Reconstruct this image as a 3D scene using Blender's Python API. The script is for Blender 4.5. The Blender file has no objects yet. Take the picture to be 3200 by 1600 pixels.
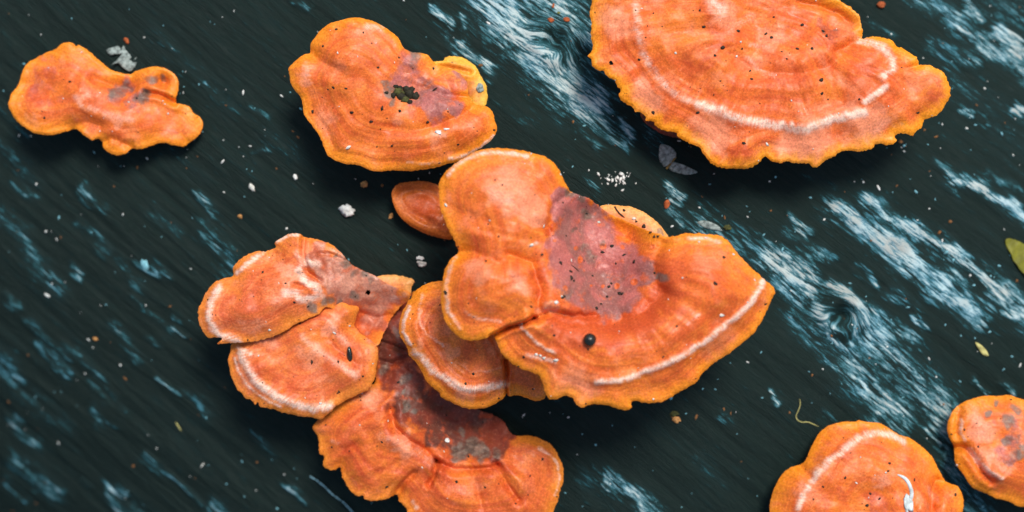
import bpy, math, random
import numpy as np
from mathutils import Vector, Matrix, Quaternion
from mathutils.geometry import delaunay_2d_cdt

# ------------------------------------------------------------------ camera, sky, sun, exposure
scene = bpy.context.scene
col = scene.collection
H = 0.60                      # camera height above the crest of the log (m)
S = 1.0e-4                    # metres per photograph pixel at the crest (photo 3200 px = 0.32 m)
cam_d = bpy.data.cameras.new("camera")
cam = bpy.data.objects.new("camera", cam_d)
col.objects.link(cam)
cam.location = (0, 0, H)
cam.rotation_euler = (0, 0, 0)
cam_d.sensor_width = 36.0
cam_d.lens = 36.0 * H / (3200 * S)
cam_d.clip_start = 0.01
cam_d.clip_end = 50.0
cam_d.dof.use_dof = True
cam_d.dof.focus_distance = H - 0.020
cam_d.dof.aperture_fstop = 6.0
scene.camera = cam

SUN_EL, SUN_AZ = math.radians(63), math.radians(24)     # azimuth clockwise from +Y (top of picture)
world = bpy.data.worlds.new("World")
scene.world = world
world.use_nodes = True
wn = world.node_tree.nodes
wl = world.node_tree.links
bg = wn["Background"]
sky = wn.new("ShaderNodeTexSky")
sky.sky_type = 'NISHITA'
sky.sun_disc = False
sky.sun_elevation = SUN_EL
sky.sun_rotation = SUN_AZ
sky.air_density = 1.0
sky.dust_density = 3.0
wl.new(sky.outputs[0], bg.inputs[0])
bg.inputs[1].default_value = 0.055
sun_d = bpy.data.lights.new("sun", 'SUN')
sun_d.energy = 1.5
sun_d.angle = math.radians(16)
sun_d.color = (1.0, 0.95, 0.88)
sun = bpy.data.objects.new("sun", sun_d)
col.objects.link(sun)
sd = Vector((math.sin(SUN_AZ) * math.cos(SUN_EL), math.cos(SUN_AZ) * math.cos(SUN_EL), math.sin(SUN_EL)))
sun.rotation_euler = sd.to_track_quat('Z', 'Y').to_euler()
sun.location = sd * 2
vs = scene.view_settings
vs.view_transform = 'Standard'
vs.look = 'None'
vs.gamma = 1.0
vs.use_curve_mapping = False
vs.exposure = 1.17
scene.cycles.use_denoising = True

# ------------------------------------------------------------------ helpers
rng = np.random.default_rng(7)
_perm = rng.permutation(256)
_perm = np.concatenate([_perm, _perm, _perm])
_g = rng.normal(size=(256, 3))
_g /= np.linalg.norm(_g, axis=1)[:, None]

def pn(x, y, z=0.0):
    """gradient noise, about -1..1"""
    x, y, z = np.broadcast_arrays(np.asarray(x, float), np.asarray(y, float), np.asarray(z, float))
    xi, yi, zi = np.floor(x).astype(int), np.floor(y).astype(int), np.floor(z).astype(int)
    xf, yf, zf = x - xi, y - yi, z - zi
    u, v, w = [t * t * t * (t * (t * 6 - 15) + 10) for t in (xf, yf, zf)]
    out = 0
    for a in (0, 1):
        for b in (0, 1):
            for c in (0, 1):
                h = _perm[_perm[_perm[(xi + a) & 255] + ((yi + b) & 255)] + ((zi + c) & 255)]
                g = _g[h]
                d = g[..., 0] * (xf - a) + g[..., 1] * (yf - b) + g[..., 2] * (zf - c)
                out = out + d * (u if a else 1 - u) * (v if b else 1 - v) * (w if c else 1 - w)
    return out * 1.6

def sstep(a, b, x):
    t = np.clip((x - a) / (b - a), 0, 1)
    return t * t * (3 - 2 * t)

def seg_dist(P, poly):
    """distance from points to an open polyline and the signed side (+ left)"""
    poly = np.asarray(poly, float)
    best = np.full(len(P), 1e9)
    side = np.zeros(len(P))
    if len(poly) == 1:
        return np.hypot(*(P - poly[0]).T), side
    for a, b in zip(poly[:-1], poly[1:]):
        ab = b - a
        t = np.clip(((P - a) @ ab) / max(ab @ ab, 1e-9), 0, 1)
        q = P - (a + t[:, None] * ab)
        d = np.hypot(q[:, 0], q[:, 1])
        m = d < best
        best[m] = d[m]
        s = ab[0] * (P[:, 1] - a[1]) - ab[1] * (P[:, 0] - a[0])
        side[m] = np.sign(s[m])
    return best, side

def inside(P, poly):
    x, y = P[:, 0], P[:, 1]
    c = np.zeros(len(P), bool)
    n = len(poly)
    for i in range(n):
        x1, y1 = poly[i]
        x2, y2 = poly[(i + 1) % n]
        if y1 == y2:
            continue
        m = ((y1 > y) != (y2 > y)) & (x < (x2 - x1) * (y - y1) / (y2 - y1) + x1)
        c ^= m
    return c

def spline_closed(pts, step):
    pts = np.asarray(pts, float)
    n = len(pts)
    out = []
    for i in range(n):
        p0, p1, p2, p3 = pts[i - 1], pts[i], pts[(i + 1) % n], pts[(i + 2) % n]
        k = 12
        t = np.linspace(0, 1, k, endpoint=False)[:, None]
        m1, m2 = 0.42 * (p2 - p0), 0.42 * (p3 - p1)
        L = np.linalg.norm(p2 - p1)
        for m, q in ((m1, 0), (m2, 0)):
            l = np.linalg.norm(m)
            if l > L:
                m *= L / l
        h = (2 * t**3 - 3 * t**2 + 1) * p1 + (t**3 - 2 * t**2 + t) * m1 + (-2 * t**3 + 3 * t**2) * p2 + (t**3 - t**2) * m2
        out.append(h)
    P = np.vstack(out)
    Q = np.vstack([P, P[:1]])
    s = np.r_[0, np.cumsum(np.hypot(*np.diff(Q, axis=0).T))]
    m = int(s[-1] / step)
    u = np.linspace(0, s[-1], m, endpoint=False)
    return np.c_[np.interp(u, s, Q[:, 0]), np.interp(u, s, Q[:, 1])], u, s[-1]

def to_mesh(name, V, F, smooth=True):
    me = bpy.data.meshes.new(name)
    V = np.asarray(V, np.float32)
    F = np.asarray(F, np.int32)
    k = F.shape[1]
    me.vertices.add(len(V))
    me.vertices.foreach_set("co", V.ravel())
    me.loops.add(F.size)
    me.loops.foreach_set("vertex_index", F.ravel())
    me.polygons.add(len(F))
    me.polygons.foreach_set("loop_start", np.arange(0, F.size, k, dtype=np.int32))
    me.polygons.foreach_set("use_smooth", np.full(len(F), smooth))
    me.update(calc_edges=True)
    me.validate()
    return me

def attr(me, name, data):
    data = np.asarray(data, np.float32)
    if data.ndim == 1:
        a = me.attributes.new(name, 'FLOAT', 'POINT')
        a.data.foreach_set("value", data)
    else:
        a = me.attributes.new(name, 'FLOAT_VECTOR', 'POINT')
        a.data.foreach_set("vector", data.ravel())

def obj(name, me, mat, parent=None):
    o = bpy.data.objects.new(name, me)
    col.objects.link(o)
    if mat:
        me.materials.append(mat)
    if parent:
        o.parent = parent
    return o

def tag(o, label=None, cat=None, group=None, kind=None):
    if label: o["label"] = label
    if cat: o["category"] = cat
    if group: o["group"] = group
    if kind: o["kind"] = kind
    return o

def lin(r, g, b):
    f = lambda c: c / 12.92 if c <= 0.04045 else ((c + 0.055) / 1.055) ** 2.4
    return (f(r / 255), f(g / 255), f(b / 255), 1.0)

# ------------------------------------------------------------------ node helper
class NT:
    def __init__(self, name):
        self.m = bpy.data.materials.new(name)
        self.m.use_nodes = True
        self.n = self.m.node_tree.nodes
        self.l = self.m.node_tree.links
        self.bsdf = self.n["Principled BSDF"]
    def put(self, inp, val):
        if isinstance(val, bpy.types.NodeSocket):
            self.l.new(val, inp)
        else:
            inp.default_value = val
    def attr(self, name, vec=False):
        a = self.n.new("ShaderNodeAttribute")
        a.attribute_name = name
        return a.outputs["Vector" if vec else "Fac"]
    def math(self, op, a, b=0.0, c=0.0, clamp=False):
        m = self.n.new("ShaderNodeMath")
        m.operation = op
        m.use_clamp = clamp
        self.put(m.inputs[0], a); self.put(m.inputs[1], b); self.put(m.inputs[2], c)
        return m.outputs[0]
    def rng(self, v, a, b, c=0.0, d=1.0, smooth=True):
        m = self.n.new("ShaderNodeMapRange")
        m.interpolation_type = 'SMOOTHSTEP' if smooth else 'LINEAR'
        self.put(m.inputs[0], v)
        for i, x in enumerate((a, b, c, d)):
            self.put(m.inputs[1 + i], x)
        return m.outputs[0]
    def mix(self, f, a, b, mode='MIX'):
        m = self.n.new("ShaderNodeMix")
        m.data_type = 'RGBA'
        m.blend_type = mode
        self.put(m.inputs[0], f); self.put(m.inputs[6], a); self.put(m.inputs[7], b)
        return m.outputs[2]
    def vscale(self, v, sc):
        m = self.n.new("ShaderNodeVectorMath")
        m.operation = 'MULTIPLY'
        self.put(m.inputs[0], v); m.inputs[1].default_value = sc
        return m.outputs[0]
    def noise(self, v, scale, detail=3.0, rough=0.55, dist=0.0):
        m = self.n.new("ShaderNodeTexNoise")
        self.put(m.inputs["Vector"], v)
        m.inputs["Scale"].default_value = scale
        m.inputs["Detail"].default_value = detail
        m.inputs["Roughness"].default_value = rough
        m.inputs["Distortion"].default_value = dist
        return m.outputs["Fac"]
    def comb(self, x, y, z):
        m = self.n.new("ShaderNodeCombineXYZ")
        self.put(m.inputs[0], x); self.put(m.inputs[1], y); self.put(m.inputs[2], z)
        return m.outputs[0]
    def sep(self, v):
        m = self.n.new("ShaderNodeSeparateXYZ")
        self.put(m.inputs[0], v)
        return m.outputs
    def pos(self):
        return self.n.new("ShaderNodeTexCoord").outputs["Object"]
    def bump(self, h, strength, dist, normal=None):
        m = self.n.new("ShaderNodeBump")
        m.inputs["Strength"].default_value = strength
        m.inputs["Distance"].default_value = dist
        self.put(m.inputs["Height"], h)
        if normal: self.put(m.inputs["Normal"], normal)
        return m.outputs[0]
    def ramp(self, f, stops):
        m = self.n.new("ShaderNodeValToRGB")
        while len(m.color_ramp.elements) < len(stops):
            m.color_ramp.elements.new(0.5)
        for e, (p, c) in zip(m.color_ramp.elements, stops):
            e.position = p; e.color = c
        self.put(m.inputs[0], f)
        return m.outputs[0]

def plain_mat(name, c, rough=0.7, var=0.35, scale=900.0, spec=0.3, c2=None):
    t = NT(name)
    n = t.noise(t.pos(), scale, 4.0, 0.6)
    lo = tuple(x * (1 - var) for x in c[:3]) + (1,)
    hi = c2 or tuple(min(0.9, x * (1 + var)) for x in c[:3]) + (1,)
    t.put(t.bsdf.inputs["Base Color"], t.mix(t.rng(n, 0.3, 0.7), lo, hi))
    t.bsdf.inputs["Roughness"].default_value = rough
    t.bsdf.inputs["Specular IOR Level"].default_value = spec
    t.put(t.bsdf.inputs["Normal"], t.bump(n, 0.5, 0.0004))
    return t.m

# ------------------------------------------------------------------ the log
R = 0.34
AX = np.array([0.79, -0.613]); AX /= np.linalg.norm(AX)
NX = np.array([-AX[1], AX[0]])
C0 = np.array([0.03, 0.03])

def sag(a):
    return np.where(a > 0, -0.8, -0.4) * a * a

# grain field: polynomial g(u,v) whose level lines follow the streaks
_ss = [(100,1400,1.0),(600,1100,.95),(500,850,.8),(270,610,.85),(900,1500,.9),(1480,170,.95),(1600,100,1.15),(1850,400,.65),
       (2100,600,.6),(2700,700,.62),(3000,800,.65),(3100,150,.75),(3150,630,.6),(2700,1150,.95),(2950,1380,1.15),(2000,1550,.75),
       (2420,1240,.95),(3060,1200,1.2),(950,20,.75),(1900,1500,.8),(200,100,.8),(-800,800,.9),(4000,800,.8),(1600,-800,.8),(1600,2400,.9)]
def _basis(u, v):
    x, y = (u - 1600) / 1600, (v - 800) / 1600
    return np.stack([x, y, x*x, x*y, y*y, x**3, x*x*y, x*y*y, y**3], -1)
def _dbasis(u, v):
    x, y = (u - 1600) / 1600, (v - 800) / 1600
    o = 0 * x
    bx = np.stack([o+1, o, 2*x, y, o, 3*x*x, 2*x*y, y*y, o], -1)
    by = np.stack([o, o+1, o, x, 2*y, o, x*x, 2*x*y, 3*y*y], -1)
    return bx, by
_s = np.array(_ss, float)
_bx, _by = _dbasis(_s[:, 0], _s[:, 1])
_dx = 1 / np.sqrt(1 + _s[:, 2]**2); _dy = _s[:, 2] * _dx
_A = np.vstack([_bx * _dx[:, None] + _by * _dy[:, None], 0.5 * (-_bx * _dy[:, None] + _by * _dx[:, None]), 0.03 * np.eye(9)])
_co = np.linalg.lstsq(_A, np.r_[np.zeros(len(_s)), 0.5 * np.ones(len(_s)), np.zeros(9)], rcond=None)[0]

KNOTS = [(1735, 128, 62, 42), (2633, 985, 55, 46)]
def grain(u, v):
    g = _basis(u, v) @ _co * 1600
    for ku, kv, kr, ka in KNOTS:
        d2 = ((u - ku)**2 + (v - kv)**2) / kr**2
        g = g + ka * np.exp(-d2) * (1 + 0.5 * pn(u / 40, v / 40, 6.3))
    along = 0.79 * u + 0.61 * v
    return along, g

def proj(X, Y, Z):
    f = H / (H - Z)
    return 1600 + X / S * f, 800 - Y / S * f

STROKES = [  # pale weathered wood: polyline (photo px), half width, strength
 ([(1490,-60),(1560,40),(1640,120),(1700,200),(1790,290),(1850,330)],62,.85),([(1620,-20),(1700,30),(1780,60),(1850,110)],75,.62),
 ([(1820,20),(1850,80),(1860,200)],40,.45),([(1690,0),(1760,20)],26,.8),
 ([(1540,100),(1570,140),(1640,200)],16,.7),([(1350,40),(1400,90)],9,.8),([(1440,130),(1480,175),(1525,218)],14,.85),([(1430,60),(1455,100)],8,.55),
 ([(1400,120),(1425,155)],10,.5),([(1610,170),(1660,220)],20,.65),([(1680,190),(1760,250),(1850,320)],24,.85),([(1640,150),(1680,190)],12,.5),
 ([(1780,290),(1850,340)],16,.6),([(1790,375),(1870,410),(1930,440)],9,.5),([(1830,440),(1870,470)],12,.55),([(1840,560),(1870,585)],12,.55),
 ([(1850,350),(1900,400),(1960,450)],18,.5),([(1945,380),(1960,440)],12,.65),([(2000,390),(2060,440)],26,.42),([(1900,235),(1960,260)],14,.45),
 ([(2085,585),(2125,608)],12,.9),([(2090,620),(2125,643)],7,.75),([(2080,650),(2130,690)],10,.6),([(2140,700),(2190,725)],14,.6),
 ([(2180,690),(2260,740),(2340,780),(2400,815)],40,.5),([(2395,805),(2440,830),(2490,860)],42,.95),([(2440,870),(2500,930)],36,.7),
 ([(2592,896),(2650,915),(2685,955),(2700,1000)],15,1.0),([(2530,870),(2555,960),(2590,1040)],20,.8),([(2600,1050),(2650,1080),(2690,1010)],14,.75),
 ([(2690,1000),(2760,1080),(2840,1170),(2930,1270),(2970,1330)],52,.68),([(2560,1000),(2640,1100),(2720,1190),(2820,1300)],44,.62),
 ([(2480,980),(2560,1090),(2640,1180),(2740,1340)],22,.45),([(2730,970),(2790,1020),(2850,1070)],26,.6),([(2620,1130),(2680,1200),(2740,1280)],20,.7),
 ([(2610,655),(2700,715),(2800,775),(2870,825),(2960,885)],30,.95),([(2700,740),(2780,790),(2850,840)],26,.8),
 ([(2710,620),(2800,690),(2900,745),(2990,800),(3080,880),(3160,950),(3220,1000)],20,.85),([(2930,910),(3000,945),(3060,1000)],30,.85),
 ([(2960,860),(3040,920),(3110,970)],14,.5),([(2470,680),(2520,720)],9,.75),([(2460,720),(2560,790),(2600,820)],16,.5),([(2680,835),(2740,885)],8,.6),
 ([(2860,870),(2900,900)],9,.7),([(2860,1000),(2900,1030)],8,.75),([(3130,975),(3210,1000)],13,.85),([(2790,920),(2860,970)],18,.5),([(3030,830),(3130,900),(3220,970)],26,.6),
 ([(2990,560),(3060,590),(3130,630),(3210,690)],17,.9),([(2920,510),(2990,550)],8,.6),([(3090,540),(3210,610)],10,.5),([(2950,560),(3000,600)],16,.4),
 ([(2910,0),(2990,50),(3060,110),(3140,170),(3210,230)],18,.7),([(2980,70),(3040,120),(3100,160),(3200,225)],22,.65),([(3020,10),(3065,55)],12,.85),
 ([(3120,90),(3165,130),(3230,180)],22,1.0),([(2910,130),(3030,190)],20,.5),([(2985,165),(3060,200)],16,.55),([(3160,330),(3205,355)],9,.85),
 ([(3010,350),(3040,370)],6,.75),([(3080,-30),(3230,70)],48,.42),([(3090,400),(3130,425)],6,.6),([(2950,250),(3200,430)],70,.22),([(2720,75),(2790,120)],8,.4),
 ([(2950,60),(3000,90)],10,.6),
 ([(1850,1470),(1920,1530)],12,.5),([(1890,1490),(1990,1540),(2070,1605)],14,.7),([(1880,1500),(1905,1522)],8,1.0),([(1830,1490),(1930,1560)],24,.35),([(1990,1570),(2060,1620)],14,.6),
 ([(2420,1235),(2445,1262)],5,.9),([(2900,1340),(2935,1380)],9,.85),([(2960,1430),(3000,1500)],36,.5),([(3060,1550),(3100,1600)],16,.45),
 ([(3045,1180),(3085,1235)],6,.85),([(3130,1200),(3165,1232)],5,.7),([(2570,1290),(2610,1330)],6,.4),([(2250,1290),(2290,1315)],5,.35),
 ([(2200,1450),(2260,1510)],22,.2),
 ([(0,460),(60,520),(110,570)],26,.42),([(50,570),(110,620)],9,.55),([(250,590),(290,630)],9,.7),([(310,630),(340,655)],8,.55),
 ([(-20,660),(70,710),(80,750),(150,870),(190,900)],24,.48),([(240,690),(290,730),(350,790)],12,.55),([(440,812),(480,845),(520,868)],11,.8),
 ([(612,612),(640,640),(672,675)],9,.75),([(640,730),(700,790),(740,860)],36,.55),([(480,660),(560,720)],18,.36),([(140,850),(190,890)],13,.6),([(220,835),(250,865)],7,.6),
 ([(20,915),(65,955)],9,.65),([(410,925),(480,990),(530,1030)],9,.5),([(380,820),(430,890)],14,.36),([(90,1010),(180,1085),(210,1120)],12,.5),
 ([(125,1090),(170,1140),(210,1170)],14,.55),([(-10,1130),(50,1190)],20,.65),([(200,1070),(290,1160),(390,1290)],9,.42),([(360,1010),(400,1085),(435,1130)],14,.58),
 ([(455,1040),(490,1080)],9,.55),([(540,1010),(585,1050)],6,.9),([(490,1180),(550,1240)],7,.7),([(550,1220),(620,1250),(650,1310)],15,.45),([(275,1200),(340,1270)],8,.5),
 ([(290,1270),(310,1320),(360,1340)],9,.48),([(30,1320),(70,1380),(115,1410)],16,.65),([(40,1450),(90,1480),(170,1550)],26,.58),([(20,1510),(70,1580)],13,.5),
 ([(335,1510),(385,1545)],12,.85),([(325,1535),(395,1605)],11,.7),([(450,1420),(550,1500),(630,1570)],11,.58),([(660,1585),(720,1620)],18,.7),
 ([(780,1350),(860,1440)],9,.48),([(890,1510),(950,1565)],7,.8),([(250,1500),(270,1520)],6,.55),([(915,0),(962,30)],7,.8),([(500,130),(545,165)],12,.48),
 ([(650,255),(678,282)],8,.55),([(780,340),(840,360)],10,.42),([(800,484),(832,487)],8,.6),([(520,480),(640,560)],22,.22),([(0,350),(80,420)],16,.3),
 ([(480,120),(620,250),(720,330)],40,.22),([(840,430),(930,500)],30,.24),([(60,1230),(200,1350)],30,.28),([(700,1000),(780,1100)],20,.2),
 ([(2560,330),(2640,400)],20,.1),([(2540,540),(2600,580)],14,.2),([(1560,300),(1650,380)],22,.2),
 # beyond the frame
 ([(3230,250),(3500,420)],40,.7),([(3220,1000),(3500,1250)],40,.7),([(1200,-320),(1490,-60)],50,.7),([(2940,1300),(3100,1700)],50,.5),([(-300,900),(0,1140)],40,.5),
 ([(2600,-300),(2910,0)],40,.6),([(400,1605),(700,1950)],40,.5),
]

def build_log():
    a = np.concatenate([np.linspace(-0.75, -0.24, 40, endpoint=False), np.arange(-0.24, 0.22, 0.0006), np.linspace(0.22, 0.75, 42)])
    ph0 = np.arange(-0.72, 0.52, 0.00062 / R)
    ph = np.concatenate([np.linspace(-math.pi, -0.72, 60, endpoint=False), ph0, np.linspace(0.52, math.pi, 60, endpoint=False)])
    A, P = np.meshgrid(a, ph, indexing='ij')
    na, npp = A.shape
    A = A.ravel(); P = P.ravel()
    p = R * np.sin(P); z = R * np.cos(P) - R + sag(A)
    X = C0[0] + A * AX[0] + p * NX[0]; Y = C0[1] + A * AX[1] + p * NX[1]
    u, v = proj(X, Y, np.minimum(z, 0.1))
    under = P * 0 + (np.abs(P) > 1.2)
    gu, gv = grain(np.clip(u, -900, 4100), np.clip(v, -1100, 2700))
    gv = np.where(under > 0, P * R / S, gv)
    pale = np.zeros(len(X))
    UV = np.c_[u, v]
    # wander the strokes a little so their edges are not ruler-straight
    W = np.c_[u + 9 * pn(gu / 60, gv / 12, 3.1) + 22 * pn(gu / 110, gv / 40, 13.1), v + 9 * pn(gu / 60, gv / 12, 9.7) + 22 * pn(gu / 110, gv / 40, 19.7)]
    for poly, w, s in STROKES:
        q = np.asarray(poly, float)
        m = (u > q[:, 0].min() - (3.0 * w + 25)) & (u < q[:, 0].max() + (3.0 * w + 25)) & (v > q[:, 1].min() - (3.0 * w + 25)) & (v < q[:, 1].max() + (3.0 * w + 25)) & (under == 0)
        i = np.nonzero(m)[0]
        if len(i) == 0: continue
        d, _ = seg_dist(W[i], poly)
        s = s * (0.86 if q[:, 0].max() < 1200 else 1.06)
        pale[i] = np.maximum(pale[i], s * np.exp(-(d / ((1.05 if q[:, 0].max() < 1200 else 1.3) * w + 3))**2))
    # relief along the grain
    h = 5.0 * pn(gu / 260, gv / 26, 1.5) + 9 * pn(gu / 700, gv / 90, 4.2) + 2.2 * pn(gu / 120, gv / 11, 7.7) + 14 * pn(gu / 900, gv / 420, 2.2)
    h = h + 10 * pale - 3
    for ku, kv, kr, ka in KNOTS:
        rr = np.hypot(u - ku, v - kv)
        h = h + 26 * np.exp(-((rr - 0.9 * kr) / (0.55 * kr))**2) - 20 * np.exp(-(rr / (0.4 * kr))**2)
    h *= S
    n = np.stack([NX[0] * np.sin(P), NX[1] * np.sin(P), np.cos(P)], -1)
    V = np.c_[X, Y, z] + n * h[:, None]
    idx = np.arange(na * npp).reshape(na, npp)
    i0 = idx[:-1]; i1 = idx[1:]
    F = np.stack([i0, i1, np.roll(i1, -1, 1), np.roll(i0, -1, 1)], -1).reshape(-1, 4)
    me = to_mesh("log_surface", V, F)
    attr(me, "pale", pale)
    attr(me, "grain", np.c_[gu / 100, gv / 100, 0 * gu])
    # end discs
    return me

def log_mat():
    t = NT("weathered_log")
    g = t.attr("grain", True)
    pale = t.attr("pale")
    P = t.pos()
    fine = t.noise(t.vscale(g, (1.3, 10.0, 1.0)), 1.0, 6.0, 0.68, 0.35)
    fine2 = t.noise(t.vscale(g, (3.0, 24.0, 1.0)), 1.0, 5.0, 0.7, 0.4)
    broad = t.noise(t.vscale(g, (0.35, 2.6, 1.0)), 1.0, 4.0, 0.55, 0.5)
    f = t.math('ADD', t.math('MULTIPLY', fine, 0.55), t.math('MULTIPLY', fine2, 0.45))
    f = t.rng(f, 0.36, 0.66, 0.0, 1.0)
    gap = t.noise(t.vscale(g, (0.8, 4.5, 1.0)), 1.0, 4.0, 0.6, 0.8)
    q = t.math('ADD', t.math('MULTIPLY', f, 0.80), t.math('MULTIPLY', pale, 0.66))
    q = t.math('ADD', q, t.math('MULTIPLY', t.math('SUBTRACT', gap, 0.5), 0.75))
    k = t.rng(q, 0.58, 1.22, 0.0, 1.0)
    k = t.math('MULTIPLY', k, t.math('ADD', 0.30, t.math('MULTIPLY', pale, 0.80)))
    k = t.math('ADD', k, t.math('MULTIPLY', pale, t.rng(gap, 0.35, 0.65, 0.06, 0.32)))
    k = t.math('ADD', k, t.math('MULTIPLY', t.math('MULTIPLY', f, f), t.rng(broad, 0.5, 0.78, 0.0, 0.16)))
    c = t.ramp(k, [(0.0, lin(14, 31, 28)), (0.10, lin(17, 40, 40)), (0.27, lin(36, 84, 90)), (0.5, lin(72, 120, 132)), (0.78, lin(126, 158, 164)), (1.0, lin(178, 194, 192))])
    c = t.mix(t.math('MULTIPLY', t.rng(t.noise(P, 48.0, 2.0), 0.48, 0.62, 0, 0.55), t.rng(k, 0.12, 0.4)), c, t.mix(1.0, c, (0.74, 1.0, 1.14, 1), 'MULTIPLY'))
    # cream-grey wood where the weathering is strongest
    c = t.mix(t.math('MULTIPLY', t.rng(t.noise(P, 60.0, 3.0), 0.50, 0.70, 0, 0.8), t.rng(k, 0.55, 0.95)), c, lin(160, 162, 154))
    grit = t.noise(P, 2600.0, 2.0, 0.7)
    c = t.mix(t.rng(grit, 0.25, 0.75, 0.0, 0.45, False), c, t.mix(1.0, c, (1.7, 1.6, 1.6, 1), 'MULTIPLY'))
    t.put(t.bsdf.inputs["Base Color"], c)
    t.put(t.bsdf.inputs["Roughness"], t.rng(f, 0, 1, 0.62, 0.85))
    t.bsdf.inputs["Specular IOR Level"].default_value = 0.22
    b = t.bump(f, 0.55, 0.0007)
    b = t.bump(grit, 0.25, 0.0002, b)
    t.put(t.bsdf.inputs["Normal"], b)
    return t.m

LOGM = log_mat()
log = obj("fallen_log", build_log(), LOGM)
tag(log, kind="structure")

def logz(X, Y):
    d = np.c_[X, Y] - C0
    a = d @ AX; p = d @ NX
    return np.sqrt(np.maximum(R * R - p * p, 1e-6)) - R + sag(a)

# ------------------------------------------------------------------ fungus materials
def fungus_mat(name, body, deep, margin, pink, base, dark=None, sheen=0.35):
    t = NT(name)
    P = t.pos()
    dm = t.attr("dm"); rad = t.sep(t.attr("rad", True))
    bmask = t.attr("base"); pale = t.attr("pale"); stain = t.attr("stain"); spot = t.attr("spot")
    # concentric zones: noise that varies quickly with distance to the margin, slowly around it
    zone = t.noise(t.comb(t.math('MULTIPLY', rad[0], 0.7), t.math('MULTIPLY', rad[1], 0.7), t.math('MULTIPLY', dm, 0.045)), 1.0, 4.0, 0.6, 0.25)
    streak = t.noise(t.comb(t.math('MULTIPLY', rad[0], 26.0), t.math('MULTIPLY', rad[1], 26.0), t.math('MULTIPLY', dm, 0.018)), 1.0, 4.0, 0.65)
    mott = t.noise(P, 130.0, 5.0, 0.6, 0.3)
    fine = t.noise(P, 1500.0, 3.0, 0.7)
    m2 = t.noise(P, 420.0, 4.0, 0.65)
    fzone = t.noise(t.comb(rad[0], rad[1], t.math('MULTIPLY', dm, 0.17)), 1.0, 2.0, 0.5, 0.1)
    fib = t.noise(t.comb(t.math('MULTIPLY', rad[0], 70.0), t.math('MULTIPLY', rad[1], 70.0), t.math('MULTIPLY', dm, 0.03)), 1.0, 3.0, 0.6)
    amb = t.noise(P, 75.0, 4.0, 0.55, 0.6)
    far = t.rng(rad[2], 0.9, 2.6)
    c = t.mix(t.rng(zone, 0.36, 0.64), deep, body)
    c = t.mix(t.rng(amb, 0.50, 0.66, 0, 0.55), c, lin(244, 140, 44))
    c = t.mix(t.rng(mott, 0.50, 0.72, 0, 0.75), c, pink)  # pinkish sheen painted into the colour as noise patches
    c = t.mix(t.rng(mott, 0.44, 0.30, 0, 0.55), c, lin(196, 74, 36))
    c = t.mix(t.math('MULTIPLY', t.rng(streak, 0.48, 0.74, 0, 0.30), far), c, deep)
    c = t.mix(t.math('MULTIPLY', t.rng(fib, 0.50, 0.75, 0, 0.22), far), c, pink)
    c = t.mix(t.math('MULTIPLY', t.rng(fzone, 0.46, 0.30), t.rng(dm, 30.0, 190.0, 0.45, 0.08)), c, lin(186, 72, 30))
    c = t.mix(t.rng(m2, 0.54, 0.74, 0, 0.32), c, lin(204, 82, 38))
    tone = t.attr("tone")
    tn = t.math('ADD', tone, t.math('MULTIPLY', t.math('SUBTRACT', m2, 0.5), 0.5))
    tn = t.math('ADD', tn, t.math('MULTIPLY', t.math('SUBTRACT', streak, 0.5), 0.5))
    c = t.mix(t.rng(tn, 0.12, 0.85, 0, 0.8), c, lin(202, 80, 38))
    c = t.mix(t.rng(tn, -0.12, -0.85, 0, 0.85), c, lin(244, 152, 112))
    # yellow growing margin
    wob = t.math('ADD', dm, t.math('MULTIPLY', t.math('SUBTRACT', streak, 0.5), 46.0))
    wob = t.math('ADD', wob, t.math('MULTIPLY', t.math('SUBTRACT', mott, 0.5), 70.0))
    mk = t.math('MULTIPLY', t.rng(wob, 2.0, 48.0, 1.0, 0.0), t.rng(bmask, 0.15, 0.6, 1, 0))
    c = t.mix(t.math('MULTIPLY', mk, 0.85), c, margin)
    # attachment scar
    bm = t.math('ADD', bmask, t.math('MULTIPLY', t.math('SUBTRACT', m2, 0.5), 0.7))
    bm = t.math('ADD', bm, t.math('MULTIPLY', t.math('SUBTRACT', mott, 0.5), 0.8))
    scar = t.mix(t.rng(amb, 0.40, 0.58), dark or tuple(x * 0.6 for x in base[:3]) + (1,), base)
    scar = t.mix(t.rng(m2, 0.55, 0.75, 0, 0.5), scar, tuple(min(.8, x * 1.45) for x in base[:3]) + (1,))
    scar = t.mix(t.rng(t.noise(P, 210.0, 3.0, 0.6), 0.56, 0.70, 0, 0.6), scar, deep)
    c = t.mix(t.rng(bm, 0.26, 0.70, 0, 0.90), c, scar)
    c = t.mix(t.math('MULTIPLY', t.rng(spot, 0.2, 0.7), 0.9), c, lin(222, 104, 48))
    # bleached zones; some of the pale bands are painted glossy highlights
    pk = t.math('MULTIPLY', pale, t.math('ADD', 0.62, t.math('MULTIPLY', t.rng(fib, 0.34, 0.66), 0.45)))
    pk = t.math('MULTIPLY', pk, t.rng(m2, 0.32, 0.62, 0.55, 1.15), clamp=True)
    c = t.mix(t.rng(pk, 0.06, 0.85, 0, 1), c, lin(250, 212, 190))
    # grey mould
    sk = t.math('ADD', stain, t.math('MULTIPLY', t.math('SUBTRACT', m2, 0.5), 1.2))
    c = t.mix(t.rng(sk, 0.16, 0.85, 0, 0.88), c, t.mix(t.rng(m2, 0.35, 0.65), lin(70, 70, 64), lin(128, 116, 104)))
    # grain and tiny dark pores
    c = t.mix(t.rng(fine, 0.28, 0.60, 0.48, 0.0, False), c, (0.16, 0.03, 0.01, 1))
    c = t.mix(t.rng(fine, 0.55, 0.80, 0.0, 0.30, False), c, (0.92, 0.42, 0.22, 1))
    t.put(t.bsdf.inputs["Base Color"], c)
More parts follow.
